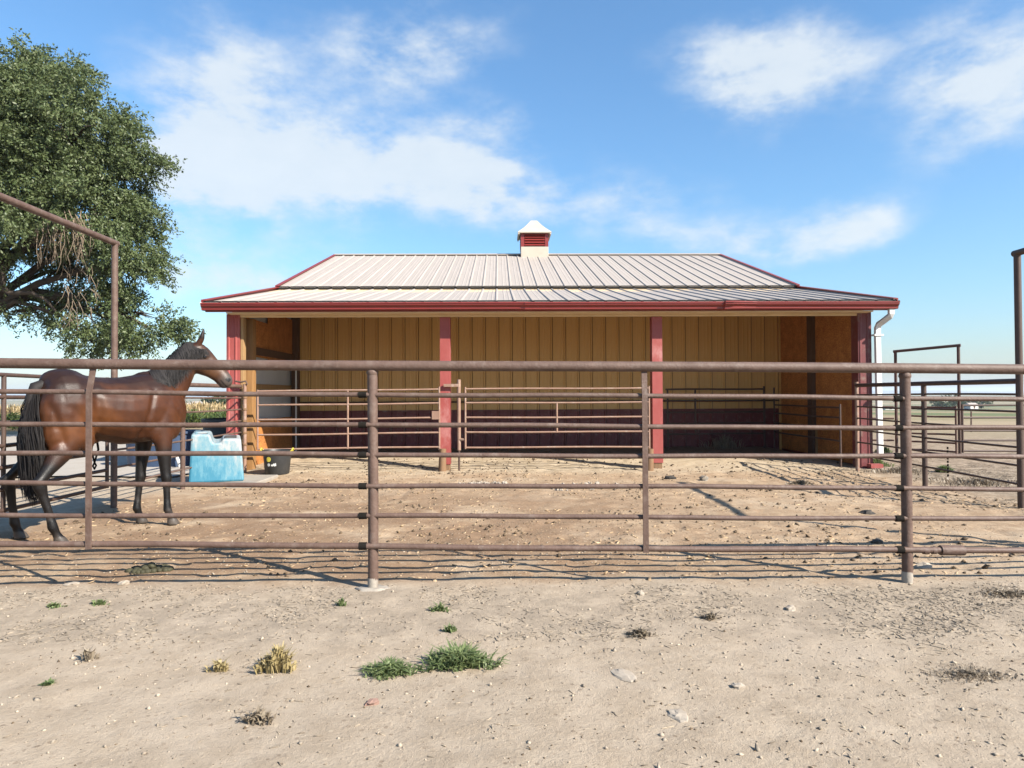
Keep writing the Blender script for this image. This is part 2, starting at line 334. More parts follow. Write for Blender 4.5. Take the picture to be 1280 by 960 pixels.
def ground_mat():
    m = bpy.data.materials.new('dirt_ground'); m.use_nodes = True
    nt = m.node_tree; N = nt.nodes; L = nt.links; b = N['Principled BSDF']
    tc = N.new('ShaderNodeTexCoord'); sp = N.new('ShaderNodeSeparateXYZ'); L.new(tc.outputs['Object'], sp.inputs[0])
    def noise(s, d=6, r=.6, vec=None):
        n = N.new('ShaderNodeTexNoise'); n.inputs['Scale'].default_value = s; n.inputs['Detail'].default_value = d; n.inputs['Roughness'].default_value = r
        L.new(vec or tc.outputs['Object'], n.inputs['Vector']); return n.outputs['Fac']
    def mth(op, a, b_=None, clamp=False):
        n = N.new('ShaderNodeMath'); n.operation = op; n.use_clamp = clamp
        for i, v in enumerate((a, b_)):
            if v is None: continue
            if isinstance(v, (int, float)): n.inputs[i].default_value = v
            else: L.new(v, n.inputs[i])
        return n.outputs[0]
    def rng_(v, a, b_, c=0., d=1.):
        n = N.new('ShaderNodeMapRange'); n.interpolation_type = 'SMOOTHSTEP'; L.new(v, n.inputs[0])
        for i, q in enumerate((a, b_, c, d)): n.inputs[i + 1].default_value = q
        return n.outputs[0]
    def mix(f, a, b_):
        n = N.new('ShaderNodeMix'); n.data_type = 'RGBA'
        L.new(f, n.inputs[0]) if not isinstance(f, float) else setattr(n.inputs[0], 'default_value', f)
        for i, v in ((6, a), (7, b_)):
            if isinstance(v, tuple): n.inputs[i].default_value = (*v, 1)
            else: L.new(v, n.inputs[i])
        return n.outputs[2]
    x, y = sp.outputs[0], sp.outputs[1]
    big = noise(.9, 5); mid = noise(5, 8, .7); fine = noise(38, 6, .75); vfine = noise(160, 4, .7)
    wob = mth('MULTIPLY', mth('SUBTRACT', noise(1.6, 6, .65), .5), .9)
    # fence-line soil change, shed floor, pasture beyond
    fy = mth('SUBTRACT', mth('SUBTRACT', y, mth('MULTIPLY', x, .019)), 4.60)
    inar = mth('MULTIPLY', rng_(mth('ADD', fy, wob), -.10, .42), mth('MULTIPLY', rng_(mth('ADD', x, wob), -5.3, -4.6), rng_(mth('ADD', x, wob), 6.4, 5.5)))
    inar = mth('MULTIPLY', inar, rng_(y, 16.5, 15.5))
    outer = mix(rng_(mid, .35, .68), (.485, .388, .282), (.395, .308, .215))
    outer = mix(rng_(big, .52, .68, 0, .55), outer, (.51, .415, .312))
    band = mth('MULTIPLY', rng_(mth('ADD', fy, mth('MULTIPLY', wob, .8)), -1.05, -.75), rng_(mth('ADD', fy, wob), .05, -.25))
    outer = mix(mth('MULTIPLY', band, rng_(mid, .38, .62, .1, .75)), outer, (.33, .265, .195))
    inner = mix(rng_(mid, .35, .66), (.475, .335, .205), (.345, .225, .128))
    inner = mix(rng_(big, .50, .66, 0, .7), inner, (.52, .395, .265))
    mulch = mth('MULTIPLY', mth('MULTIPLY', rng_(mth('ADD', y, wob), 10.6, 7.6), rng_(mth('ADD', x, wob), 3.2, -.5)), rng_(noise(1.1, 5), .36, .54))
    inner = mix(mth('MULTIPLY', mulch, .8), inner, (.255, .15, .08))
    shed = mth('MULTIPLY', rng_(mth('ADD', y, wob), 10.8, 11.9), rng_(y, 15.6, 15.2))
    inner = mix(mth('MULTIPLY', shed, .8), inner, mix(rng_(mid, .4, .6), (.54, .44, .31), (.46, .365, .24)))
    dung = rng_(mth('ADD', y, mth('MULTIPLY', wob, .5)), 13.9, 14.3)  # mask: floor turns darker toward the back wall
    inner = mix(mth('MULTIPLY', dung, .75), inner, (.085, .062, .043))
    rough_side = mth('MULTIPLY', rng_(mth('ADD', x, wob), 5.0, 6.2), rng_(mth('ADD', y, wob), 5.5, 7.0))
    outer = mix(mth('MULTIPLY', rough_side, rng_(mid, .36, .60, .25, .9)), outer, (.235, .175, .115))
    near = mix(inar, outer, inner)
    # speckle: chips and grit too fine to model
    vo = N.new('ShaderNodeTexVoronoi'); vo.inputs['Scale'].default_value = 34; L.new(tc.outputs['Object'], vo.inputs['Vector'])
    sv = N.new('ShaderNodeSeparateColor'); L.new(vo.outputs['Color'], sv.inputs[0])
    chip = mth('MULTIPLY', rng_(vo.outputs['Distance'], .40, .25), rng_(sv.outputs[0], .74, .78))
    near = mix(mth('MULTIPLY', chip, .6), near, mix(sv.outputs[1], (.16, .105, .065), (.60, .48, .34)))
    near = mix(rng_(fine, .54, .74, 0, .55), near, (.20, .145, .10))
    near = mix(rng_(vfine, .56, .72, 0, .35), near, (.60, .51, .41))
    # far land: pale gravel yard, dry pasture, strips of green
    far = mix(rng_(noise(.05, 6, .6), .42, .6), (.37, .285, .175), (.29, .235, .125))
    st = N.new('ShaderNodeMapping'); st.inputs['Scale'].default_value = (.0016, .012, 1); L.new(tc.outputs['Object'], st.inputs[0])
    strips = noise(1.0, 4, .55, st.outputs[0])
    far = mix(mth('MULTIPLY', rng_(strips, .48, .56), rng_(y, 34, 70)), far, (.15, .175, .075))
    far = mix(mth('MULTIPLY', rng_(strips, .60, .66), rng_(y, 60, 200)), far, (.34, .28, .19))
    d2 = mth('ADD', mth('POWER', x, 2), mth('POWER', y, 2))
    isfar = rng_(mth('SQRT', d2), 17, 34)
    col = mix(isfar, near, far)
    hv = N.new('ShaderNodeHueSaturation'); hv.inputs['Value'].default_value = .70; hv.inputs['Saturation'].default_value = .92; L.new(col, hv.inputs['Color']); col = hv.outputs[0]
    L.new(col, b.inputs['Base Color']); b.inputs['Roughness'].default_value = .92; b.inputs['Specular IOR Level'].default_value = .15
    h = mth('ADD', mth('MULTIPLY', mid, .7), mth('ADD', mth('MULTIPLY', fine, .5), mth('MULTIPLY', vfine, .2)))
    bp = N.new('ShaderNodeBump'); bp.inputs['Strength'].default_value = .8; bp.inputs['Distance'].default_value = .022
    L.new(h, bp.inputs['Height']); L.new(bp.outputs[0], b.inputs['Normal'])
    return m
M['ground'] = ground_mat()
g = np_obj('ground', np.stack([X, Y, Z], -1).reshape(-1, 3), F, 'ground'); tag(g, kind='structure')
g.data.polygons.foreach_set('use_smooth', [True] * len(g.data.polygons))

# pale gravel drive left of the pen
def sheet(name, m, poly_fn, nx_, ny_, dz=.006):
    u, v = np.meshgrid(np.linspace(0, 1, nx_), np.linspace(0, 1, ny_), indexing='ij'); x, y = poly_fn(u, v)
    z = gz(x, y) + dz; i = np.arange(nx_ * ny_).reshape(nx_, ny_)
    Fq = np.stack([i[:-1, :-1], i[1:, :-1], i[1:, 1:], i[:-1, 1:]], -1).reshape(-1, 4)
    o = np_obj(name, np.stack([x, y, z], -1).reshape(-1, 3), Fq, m); tag(o, kind='structure'); return o
M['drive'] = mat('pale_gravel', (.44, .395, .345), (.37, .33, .28), 3, .9, .5, 60, c3=(.38, .33, .27), s3=9)
sheet('drive', 'drive', lambda u, v: (-26 + 20.6 * u + .5 * np.sin(v * 5) * (u > .9), 10.9 + 14.0 * v), 160, 120, .03)
# far hills
hx = np.linspace(-9000, 9000, 260); hy = np.linspace(0, 1, 8)
HX, HV = np.meshgrid(hx, hy, indexing='ij')
hgt = 26 + 30 * vnoise(HX, HX * 0, 1500, 21) + 14 * vnoise(HX, HX * 0, 420, 22) + 5 * vnoise(HX, HX * 0, 140, 23)
HZ = -14 + hgt * np.sin(np.pi * HV)
hi = np.arange(HX.size).reshape(HX.shape)
M['hill'] = mat('far_hills', (.10, .12, .10), (.17, .16, .12), .004, .95)
hills = np_obj('hills', np.stack([HX, 7000 + 2600 * HV, HZ], -1).reshape(-1, 3), np.stack([hi[:-1, :-1], hi[1:, :-1], hi[1:, 1:], hi[:-1, 1:]], -1).reshape(-1, 4), 'hill')
tag(hills, kind='structure')

# ------------------------------------------------------------------ barn with open loafing shed
barn = empty('barn', (.69, 11.9, 0), .0195, label='long barn with pale ribbed metal roof, red trim and open three-bay front', cat='barn')
HW = 5.84                                        # half width of the roof
EV, EZ = -.43, 2.86; KV, KZ = 3.42, 3.68; RV, RZ = 8.8, 5.53
NP = 38; PW = 2 * HW / NP
def panel_mesh(name, m, w, L_, rib=.030, gap=.001):
    """ribbed steel sheet strip: x across, y along, rib standing up in z"""
    top = [(0, 0), (.30 * w, 0), (.33 * w, .004), (.37 * w, .004), (.40 * w, 0), (.58 * w, 0), (.61 * w, .004), (.65 * w, .004), (.68 * w, 0),
           (w - .062, 0), (w - .044, rib), (w - .020, rib), (w - gap, 0)]
    t = .003
    poly = [Vector((x, 0, z)) for x, z in top] + [Vector((x, 0, z - t)) for x, z in reversed(top)]
    return MB().prism(poly, (0, 0, 0), (0, L_, 0)).mesh(name, m)
def roof_run(v0, z0, v1, z1, name):
    L_ = math.hypot(v1 - v0, z1 - z0); a = math.atan2(z1 - z0, v1 - v0)
    me = panel_mesh(name, 'roof', PW, L_, .021)
    for i in range(NP): inst(name, me, barn, (-HW + i * PW, v0, z0 + random.uniform(-.0015, .0015)), (a, 0, 0))
roof_run(EV, EZ, KV + .05, KZ - .012, 'roof_panel')
roof_run(KV - .06, KZ + .028, RV, RZ, 'upper_roof_panel')
def slab(name, m, pts, t, parent=barn, bevel=0):  # pts: quad (u,v,z); thickness downwards
    top = [Vector(p) for p in pts]; bot = [p - Vector((0, 0, t)) for p in top]
    return MB().add(top + bot, [(0, 1, 2, 3), (7, 6, 5, 4), (0, 4, 5, 1), (1, 5, 6, 2), (2, 6, 7, 3), (3, 7, 4, 0)]).build(name, m, parent, bevel=bevel)
sl = (KZ - EZ) / (KV - EV)
slab('roof_light_block', 'cream', [(-HW + .03, EV + .05, EZ + .05 * sl - .012), (HW - .03, EV + .05, EZ + .05 * sl - .012), (HW - .03, KV, KZ - .02), (-HW + .03, KV, KZ - .02)], .05)  # unseen slabs added under the panels to block light
slab('roof_light_block', 'cream', [(-HW + .03, KV + .06, KZ + .03), (HW - .03, KV + .06, KZ + .03), (HW - .03, RV, RZ - .015), (-HW + .03, RV, RZ - .015)], .06)
slab('rear_roof', 'roof', [(-HW, RV + .002, RZ), (HW, RV + .002, RZ), (HW, 2 * RV - KV + .3, KZ - .1), (-HW, 2 * RV - KV + .3, KZ - .1)], .05)
MB().box((-HW + .01, EV + .012, EZ - .018), (HW - .01, EV + .035, EZ + .026)).build('rib_gap_dark', 'trim_dark', barn)  # black strip behind the panel edge, darkening the gap under the ribs
MB().box((-HW + .01, KV - .05, KZ - .012), (HW - .01, KV - .03, KZ + .054)).build('rib_gap_dark', 'trim_dark', barn)
ec = MB()
for i in range(NP):
    ux = -HW + i * PW + PW - .032
    ec.box((ux - .021, EV - .003, EZ - .006), (ux + .021, EV + .004, EZ + .024)); ec.box((ux - .019, KV - .063, KZ + .024), (ux + .019, KV - .056, KZ + .047))
ec.build('rib_end_dark', 'trim_dark', barn)['kind'] = 'stuff'  # black boxes stand in for the darkness inside the open rib ends
# pale knee flashing between the two pitches
MB().box((-HW + .02, KV - .028, KZ - .02), (HW - .02, KV - .006, KZ + .024)).build('knee_flashing', 'cream', barn)
# ridge cap
MB().prism([Vector(p) for p in ((0, -.16, -.012), (0, -.005, .045), (0, .16, -.012), (0, .15, -.03), (0, 0, .02), (0, -.15, -.03))], (-HW - .01, RV, RZ + .008), (HW + .01, RV, RZ + .008)).build('ridge_cap', 'roof', barn)
# rake trims
for s in (-1, 1):
    for (v0, z0, v1, z1) in ((EV - .01, EZ, KV - .02, KZ), (KV - .09, KZ + .02, RV, RZ)):
        x0, x1 = s * HW - .045 * s, s * (HW + .035)
        xa, xb = min(x0, x1), max(x0, x1); mb = MB()
        mb.prism([Vector((xa, 0, .028)), Vector((xb, 0, .028)), Vector((xb, 0, .046)), Vector((xa, 0, .046))], (0, v0, z0), (0, v1, z1))
        xe = s * (HW + .010)
        mb.prism([Vector((min(xe, xb if s > 0 else xa), 0, -.13)), Vector((max(xe, xb if s > 0 else xa), 0, -.13)), Vector((max(xe, xb if s > 0 else xa), 0, .028)), Vector((min(xe, xb if s > 0 else xa), 0, .028))], (0, v0, z0), (0, v1, z1))
        mb.build('rake_trim', 'red', barn)
# fascia, gutter, eave trims
MB().box((-HW + .01, EV + .052, EZ - .154), (HW - .01, EV + .085, EZ - .065)).build('fascia', 'red', barn)
gp = [(0, .05, .0), (0, -.036, .0), (0, -.046, .008), (0, -.048, .040), (0, -.056, .050), (0, -.074, .066), (0, -.084, .078), (0, -.085, .098), (0, -.096, .104), (0, -.096, .124), (0, -.088, .126),
      (0, -.080, .100), (0, -.066, .072), (0, -.042, .042), (0, -.03, .012), (0, .042, .010), (0, .042, .13), (0, .05, .13)]
def gutter_piece(u0, u1, z, dv=0, sc=1.0, name='gutter', dz1=0.0):
    MB().prism([Vector((0, p[1] * sc, p[2] * sc)) for p in gp], (u0, EV + dv, z), (u1, EV + dv, z + dz1)).build(name, 'red', barn, smooth=25)
GZ = EZ - .140
gp = [(a_, b_, c_ * .94) for a_, b_, c_ in gp]
gutter_piece(-HW - .01, -.42, GZ + .004, 0, 1.0, dz1=.004)
gutter_piece(-.48, 2.92, GZ - .001, -.006, 1.03)
gutter_piece(3.04, HW + .01, GZ + .004, 0, 1.0, dz1=-.006)
# dented, bulging joint
gm = MB()
ring = lambda u, sc, dv, dz: [(u, EV + dv + p[1] * sc, GZ + dz + p[2] * sc) for p in gp]
prev = [(2.86, 1.03, -.008, 0), (2.88, 1.18, -.035, -.012), (3.02, 1.13, -.05, -.006), (3.2, 1.07, -.022, .0), (3.42, 1.02, -.004, .003)]
Vv = []; Ff = []; n = len(gp)
for i, (u, sc, dv, dz) in enumerate(prev): Vv += ring(u, sc, dv, dz)
for i in range(len(prev) - 1):
    for k in range(n): Ff.append((i * n + k, i * n + (k + 1) % n, (i + 1) * n + (k + 1) % n, (i + 1) * n + k))
Ff += [tuple(range(n - 1, -1, -1)), tuple((len(prev) - 1) * n + k for k in range(n))]
tag(gm.add(Vv, Ff).build('gutter_joint', 'red', barn, smooth=25), 'bulging dented gutter joint')
for s in (-1, 1): MB().prism([Vector((0, p[1], p[2])) for p in (gp[:10] + [(0, -.09, .13), (0, .05, .13)])], (s * (HW + .010), EV, GZ + .004), (s * (HW + .016), EV, GZ + .004)).build('gutter_end', 'white' if s < 0 else 'pipe_dark', barn)
MB().box((-5.50, EV + .09, EZ - .175), (5.50, -.10, EZ - .155)).build('soffit', 'cream', barn)
MB().box((-5.45, -.09, EZ - .215), (5.45, -.05, EZ + .0)).build('header_beam', 'cream', barn)
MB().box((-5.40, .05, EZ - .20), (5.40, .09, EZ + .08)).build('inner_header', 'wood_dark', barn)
# rafters under the shed roof
for i in range(13):
    u = -5.3 + i * 10.6 / 12
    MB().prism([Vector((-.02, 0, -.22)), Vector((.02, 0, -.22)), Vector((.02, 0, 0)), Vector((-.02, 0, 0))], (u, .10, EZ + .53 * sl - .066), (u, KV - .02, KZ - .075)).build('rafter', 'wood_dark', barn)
# front posts wrapped in faded red tin
def tin_post(u, w, m, z0, ribs):
    h = w / 2; mb = MB(); prof = [Vector((-h, h, 0)), Vector((-h, -h, 0))]
    if ribs:
        for q in (-.35, .2): prof += [Vector((q * w - .02, -h, 0)), Vector((q * w - .01, -h - .012, 0)), Vector((q * w + .015, -h - .012, 0)), Vector((q * w + .025, -h, 0))]
    prof += [Vector((h, -h, 0)), Vector((h, h, 0))]
    o = mb.prism(prof, (u, 0, z0), (u, 0, EZ - .22 if not ribs else EZ - .16)).build('post', m, barn)
    if not ribs: MB().box((u - h + .012, -h + .012, -.3), (u + h - .012, h - .012, z0 + .02)).build('post_foot', 'log', barn, bevel=.01)
    return o
for u in (-1.845, 1.835): tag(tin_post(u, .178, 'red_faded', .10, False), 'faded pinkish red tin-wrapped front post')
tin_post(-5.47, .225, 'red_faded', -.2, True); tin_post(5.465, .235, 'maroon', -.2, True)
MB().box((-5.352, -.09, -.2), (-5.30, .03, EZ - .22)).build('corner_stud', 'wood', barn, bevel=.004)
MB().box((-5.42, .22, -.2), (-5.25, .38, EZ - .2)).build('corner_post', 'post_wood', barn, bevel=.006)
# back wall: tan ribbed strips above a maroon wainscot, with girts
BV = 3.46
MB().box((-5.55, BV + .04, -.2), (5.55, BV + .10, KZ - .05)).build('back_wall', 'wood_dark', barn)
NB = 36; BW = 2 * 5.42 / NB
up = panel_mesh('siding_strip', 'tan', BW, 2.62, .026, .010); lw = panel_mesh('wainscot_strip', 'maroon', BW, 1.12, .026, .010)  # gaps baring the dark backing stand in for the ribs' shadow lines
for i in range(NB):
    inst('siding_strip', up, barn, (-5.42 + i * BW, BV + random.uniform(-.002, .002), .95), (R_(90), 0, 0))
    inst('wainscot_strip', lw, barn, (-5.42 + i * BW, BV + .012, -.18), (R_(90), 0, 0))
MB().box((-5.41, BV - .034, .925), (5.41, BV + .0, .955)).build('wainscot_cap', 'maroon', barn)
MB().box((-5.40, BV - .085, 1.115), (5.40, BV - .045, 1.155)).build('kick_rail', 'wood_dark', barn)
# side walls
def side(s):
    x = s * 5.50; t = .03
    # outer steel strips on the open shed's side, pale backer face inside
    nsp = 11; w = 3.46 / nsp
    for i in range(nsp):
        v0 = .06 + i * w; zt = EZ + (v0 - EV) * sl - .07
        mb = MB(); mb.box((min(x, x + s * .02), v0 + .002, -.2), (max(x, x + s * .02), v0 + w - .012, zt)); mb.box((min(x, x + s * .045), v0 + w - .012, -.2), (max(x, x + s * .045), v0 + w + .001, zt))
        mb.build('side_strip', 'backer' if s < 0 else 'red', barn)
    MB().box((min(x + s * .05, x + s * .075), .115, -.2), (max(x + s * .05, x + s * .075), KV + .1, EZ + .1)).build('outer_side_wall', 'red', barn)
    for z in (.30, 1.42, 2.2):
        MB().box((min(x, x - s * .04), .16, z), (max(x, x - s * .04), BV - .12, z + .10)).build('girt', 'wood', barn, bevel=.004)
    xi = x - s * .042
    def board(v0, v1, z0, z1, m='osb'): MB().box((min(xi, xi - s * .012), v0, z0), (max(xi, xi - s * .012), v1, z1)).build('strand_board', m, barn)
    if s < 0:
        board(.17, 1.60, -.1, .86); board(1.605, 3.30, -.1, .84)
        board(.17, 1.60, 2.02, EZ - .15); board(1.605, 3.30, 1.97, EZ + .1)
        MB().box((xi + .012, .17, 2.06), (xi + .05, 3.28, 2.20)).build('brace_board', 'wood_dark', barn)
        MB().box((xi - .01, 3.16, -.2), (xi + .14, 3.31, 3.3)).build('corner_post', 'wood_dark', barn, bevel=.006)
        MB().tube([(xi + .17, 2.9, .0), (xi + .17, 2.9, 1.93)], .018, 8).build('water_pipe', 'white', barn, smooth=40)
    else:
        board(.13, 1.70, .02, EZ - .02); board(1.90, 3.40, .06, EZ + .3)
        MB().box((xi - .10, 1.705, -.2), (xi + .03, 1.895, EZ + .2)).build('wall_post', 'wood_dark', barn, bevel=.006)
        MB().box((xi - .035, 1.64, .02), (xi - .014, 1.70, .55)).build('scab_board', 'wood', barn, bevel=.003)
        MB().box((xi - .05, 3.385, -.1), (xi - .01, 3.43, 3.2)).build('corner_trim', 'tan', barn)
side(-1); side(1)
MB().box((-5.5, 3.6, -.3), (-5.45, 14.0, 3.5)).build('rear_side_wall', 'red', barn)
MB().box((5.45, 3.6, -.3), (5.5, 14.0, 3.5)).build('rear_side_wall', 'red', barn)
MB().box((-5.5, 14.02, -.3), (5.5, 14.07, 3.5)).build('rear_wall', 'red', barn)
for x in (-5.476, 5.45):
    MB().add([(x, 3.62, 3.51), (x, 13.98, 3.51), (x, 8.8, 5.40), (x + .026, 3.62, 3.51), (x + .026, 13.98, 3.51), (x + .026, 8.8, 5.40)], [(0, 2, 1), (3, 4, 5), (0, 1, 4, 3), (1, 2, 5, 4), (2, 0, 3, 5)]).build('gable', 'red', barn)
# white downspout with elbows
def rect_sweep(pts, a, b, name, m, parent):
    V = []; F_ = []; pts = [Vector(p) for p in pts]
    for i, p in enumerate(pts):
        t = (pts[min(i + 1, len(pts) - 1)] - pts[max(i - 1, 0)]).normalized(); n_ = Vector((0, 1, 0)); n_ = (n_ - t * n_.dot(t)).normalized(); l = t.cross(n_)
        for q, w in ((-1, -1), (1, -1), (1, 1), (-1, 1)): V.append(p + l * (a * q) + n_ * (b * w))
    for i in range(len(pts) - 1):
        for k in range(4): F_.append((i * 4 + k, i * 4 + (k + 1) % 4, i * 4 + 4 + (k + 1) % 4, i * 4 + 4 + k))
    F_ += [(3, 2, 1, 0), tuple(len(pts) * 4 - 4 + k for k in range(4))]
    return MB().add(V, F_).build(name, m, parent, bevel=.008)
ds = rect_sweep([(5.76, -.42, 2.75), (5.76, -.42, 2.64), (5.75, -.40, 2.60), (5.69, -.29, 2.52), (5.66, -.22, 2.48), (5.65, -.19, 2.42), (5.65, -.185, 2.30), (5.665, -.18, 1.0), (5.68, -.175, .14)], .046, .034, 'downspout', 'white', barn)
for z in (2.28, 1.2): MB().box((5.575, -.235, z), (5.735, -.125, z + .03)).build('downspout_strap', 'white', barn)
tag(MB().box((5.45, -.30, .0), (5.66, -.16, .07)).build('kick_plate', 'red_faded', barn), 'broken red tin scrap at the corner foot')
# cupola
cu, cv = .17, RV - .02
cz = RZ - .13
def ring_roof(cx, cy, prof, name, m, parent):
    V = []; F_ = []
    for (h, z) in prof:
        for q, w in ((-1, -1), (1, -1), (1, 1), (-1, 1)): V.append((cx + q * h, cy + w * h, z))
    for i in range(len(prof) - 1):
        for k in range(4): F_.append((i * 4 + k, i * 4 + (k + 1) % 4, i * 4 + 4 + (k + 1) % 4, i * 4 + 4 + k))
    F_ += [(3, 2, 1, 0), tuple(len(prof) * 4 - 4 + k for k in range(4))]
    return MB().add(V, F_).build(name, m, parent)
cup = MB().box((cu - .41, cv - .41, cz - .12), (cu + .41, cv + .41, cz + .30)).build('cupola', 'cupola_cream', barn, bevel=.01); tag(cup, 'red louvred cupola with flared white roof on the ridge')
MB().box((cu - .36, cv - .36, cz + .302), (cu + .36, cv + .36, cz + .72)).build('louvre_core', 'maroon', cup)
for q in (-1, 1):
    for w in (-1, 1): MB().box((cu + q * .36 - .05, cv + w * .36 - .05, cz + .302), (cu + q * .36 + .05, cv + w * .36 + .05, cz + .735)).build('cupola_corner', 'red', cup)
lm = MB().prism([Vector((0, -.035, -.03)), Vector((0, -.028, -.034)), Vector((0, .022, .034)), Vector((0, .015, .038))], (-.30, 0, 0), (.30, 0, 0)).mesh('louvre_slat', 'red')
for i in range(5):
    for k in range(4):
        a = k * math.pi / 2; d = .385
        inst('louvre_slat', lm, cup, (cu + math.sin(a) * d, cv - math.cos(a) * d, cz + .365 + i * .078), (0, 0, a))
ring_roof(cu, cv, [(.50, cz + .70), (.50, cz + .725), (.43, cz + .79), (.33, cz + .88), (.235, cz + .98), (.155, cz + 1.08), (.10, cz + 1.15), (.085, cz + 1.16), (.02, cz + 1.165)], 'cupola_roof', 'cupola_cream', cup)
MB().box((cu - .49, cv - .49, cz + .655), (cu - .45, cv + .49, cz + .699)).build('cupola_eave', 'cupola_cream', cup)
MB().box((cu + .45, cv - .49, cz + .655), (cu + .49, cv + .49, cz + .699)).build('cupola_eave', 'cupola_cream', cup)
def BL(u, v, z):   # barn local to world
    c, s = math.cos(.0195), math.sin(.0195); return Vector((.69 + u * c - v * s, 11.9 + u * s + v * c, z))

# ------------------------------------------------------------------ pipe fences and gates
RZS = [(1.305, 1.26), (1.098, 1.06), (.90, .86), (.695, .645), (.488, .44), (.287, .223)]
FA, FB = Vector((-4.62, 4.50, 0)), Vector((5.72, 4.745, 0))
def fx(x, z): t = (x - FA.x) / (FB.x - FA.x); p = FA.lerp(FB, t); return Vector((p.x, p.y, z))
def zlerp(a, b, x): return a + (b - a) * (x + .94) / 3.67
ff = empty('pipe_fence', (FA + FB) / 2, 0, label='brown steel pipe fence crossing the foreground with seven horizontal rails', cat='fence')
def sub(o, root):  # keep world placement under an unrotated Empty
    o.parent = root; o.location = o.location - root.location; return o
def part(mb, name, m, root, smooth=40, bevel=0): return sub(mb.build(name, m, None, smooth, bevel), root)
def sag(x, k): return .004 * math.sin(x * 1.3 + k * 2.1) + .0018 * math.sin(x * 4.1 + k)
xs_ = np.linspace(FA.x, FB.x, 60)
part(MB().tube([fx(x, zlerp(1.500, 1.462, x) + .004 * math.sin(x * .9)) for x in xs_], .0350, 18), 'top_rail', 'pipe', ff)
for k, (za, zb) in enumerate(RZS):
    part(MB().tube([fx(x, zlerp(za, zb, x) + sag(x, k)) + Vector((0, -.004 if k % 2 else .004, 0)) for x in xs_], .0165 if k < 5 else .0205, 12), 'rail', 'pipe', ff)
for x in (-4.60, -.942, 2.70, 5.70):
    b = fx(x, 0); zt = zlerp(1.485, 1.445, x)
    part(MB().tube([(b.x, b.y + .02, -.35), (b.x + .004, b.y + .02, .7), (b.x, b.y + .015, zt)], [.0345, .034, .034], 18), 'post', 'pipe', ff)
    part(MB().lathe([(.034, -.022), (.041, -.008), (.0385, .006), (.034, .018)], (b.x, b.y + .015, zt - .028), 18), 'weld_bead', 'pipe', ff)
    part(MB().lathe([(.0355, -.02), (.036, .055), (.0348, .075)], (b.x, b.y + .02, .0), 18), 'post_foot', 'concrete', ff)
    for k, (za, zb) in enumerate(RZS):
        z = zlerp(za, zb, x) + sag(x, k)
        part(MB().tube([fx(x - .088, z), fx(x - .036, z)], .0222 if k < 5 else .0258, 10), 'clip', 'clip', ff)
for x, lean in ((-2.80, .02), (.895, .004)):
    zt = zlerp(1.47, 1.43, x); zb = zlerp(.262, .20, x); a = fx(x + lean * .6, zt); b = fx(x, zb); d = Vector((0, -.026, 0))
    a += d * .0; mid = (a + b) / 2 + d; mid.z = zt - .16; mid.x = x
    b += d
    rect = MB(); hw = .0185
    pts = [a, mid, Vector((x, mid.y, .8)), b]; V = []
    for p in pts:
        for q, w in ((-1, -1), (1, -1), (1, 1), (-1, 1)): V.append(p + Vector((q * hw, w * .006, 0)))
    Fv = [(i * 4 + k, i * 4 + (k + 1) % 4, i * 4 + 4 + (k + 1) % 4, i * 4 + 4 + k) for i in range(3) for k in range(4)] + [(3, 2, 1, 0), (12, 13, 14, 15)]
    part(rect.add(V, Fv), 'stay', 'pipe', ff, None)
x0 = 2.90; z = zlerp(RZS[5][0], RZS[5][1], x0)
part(MB().tube([fx(2.92, z), fx(3.08, z - .003)], .034, 14), 'sleeve', 'pipe', ff); part(MB().tube([fx(2.80, z), fx(2.835, z)], .026, 12), 'sleeve', 'pipe', ff); part(MB().tube([fx(2.86, z), fx(2.885, z)], .026, 12), 'sleeve', 'pipe', ff)

SZ = [1.46, 1.27, 1.07, .87, .67, .47, .26]
def side_fence(A, B, label, posts, zt=1.46, m='pipe', ends=(True, True)):
    A, B = Vector(A), Vector(B); r = empty('pipe_fence', (A + B) / 2, 0, label=label, cat='fence')
    pt = lambda t, z: A.lerp(B, t) + Vector((0, 0, z))
    n_ = 10
    part(MB().tube([pt(t, zt) for t in np.linspace(0, 1, n_)], .032, 14), 'top_rail', m, r)
    for k, z in enumerate(SZ[1:]): part(MB().tube([pt(t, z + .006 * math.sin(t * 5 + k)) for t in np.linspace(0, 1, n_)], .0135, 10), 'rail', m, r)
    for t in posts: part(MB().tube([pt(t, -.3), pt(t, zt - .01)], .034, 14), 'post', m, r)
    return r, pt
def arch(A, B, za, zb, label, m, rad=.036, over=.05):
    A, B = Vector(A), Vector(B); r = empty('gateway_frame', (A + B) / 2, 0, label=label, cat='gate frame')
    part(MB().tube([A + Vector((0, 0, -.4)), A + Vector((0, 0, za - .01))], rad, 14), 'post', m, r); part(MB().tube([B + Vector((0, 0, -.4)), B + Vector((0, 0, zb - .01))], rad, 14), 'post', m, r)
    d = (B - A).normalized() * over
    part(MB().tube([A - d + Vector((0, 0, za)), B + d + Vector((0, 0, zb))], rad, 14), 'header', m, r); return r
def gate(A, B, zs, ups, label, m='gate', rad=.0165, group=None, name='pipe_gate', zlow=None, dz=0.0, end_over=.03):
    """zs: rail heights; ups: (t, z_low, z_high) uprights"""
    A, B = Vector(A), Vector(B); r = empty(name, (A + B) / 2, 0, label=label, cat='gate', group=group)
    pt = lambda t, z: A.lerp(B, t) + Vector((0, 0, z + dz * t))
    for k, z in enumerate(zs): part(MB().tube([pt(t, z + .004 * math.sin(t * 6 + k)) for t in np.linspace(0, 1, 9)], rad, 10), 'rail', m, r)
    for t, z0, z1 in ups: part(MB().tube([pt(t, z0), pt(t, z1)], rad * 1.06, 10), 'upright', m, r)
    return r, pt
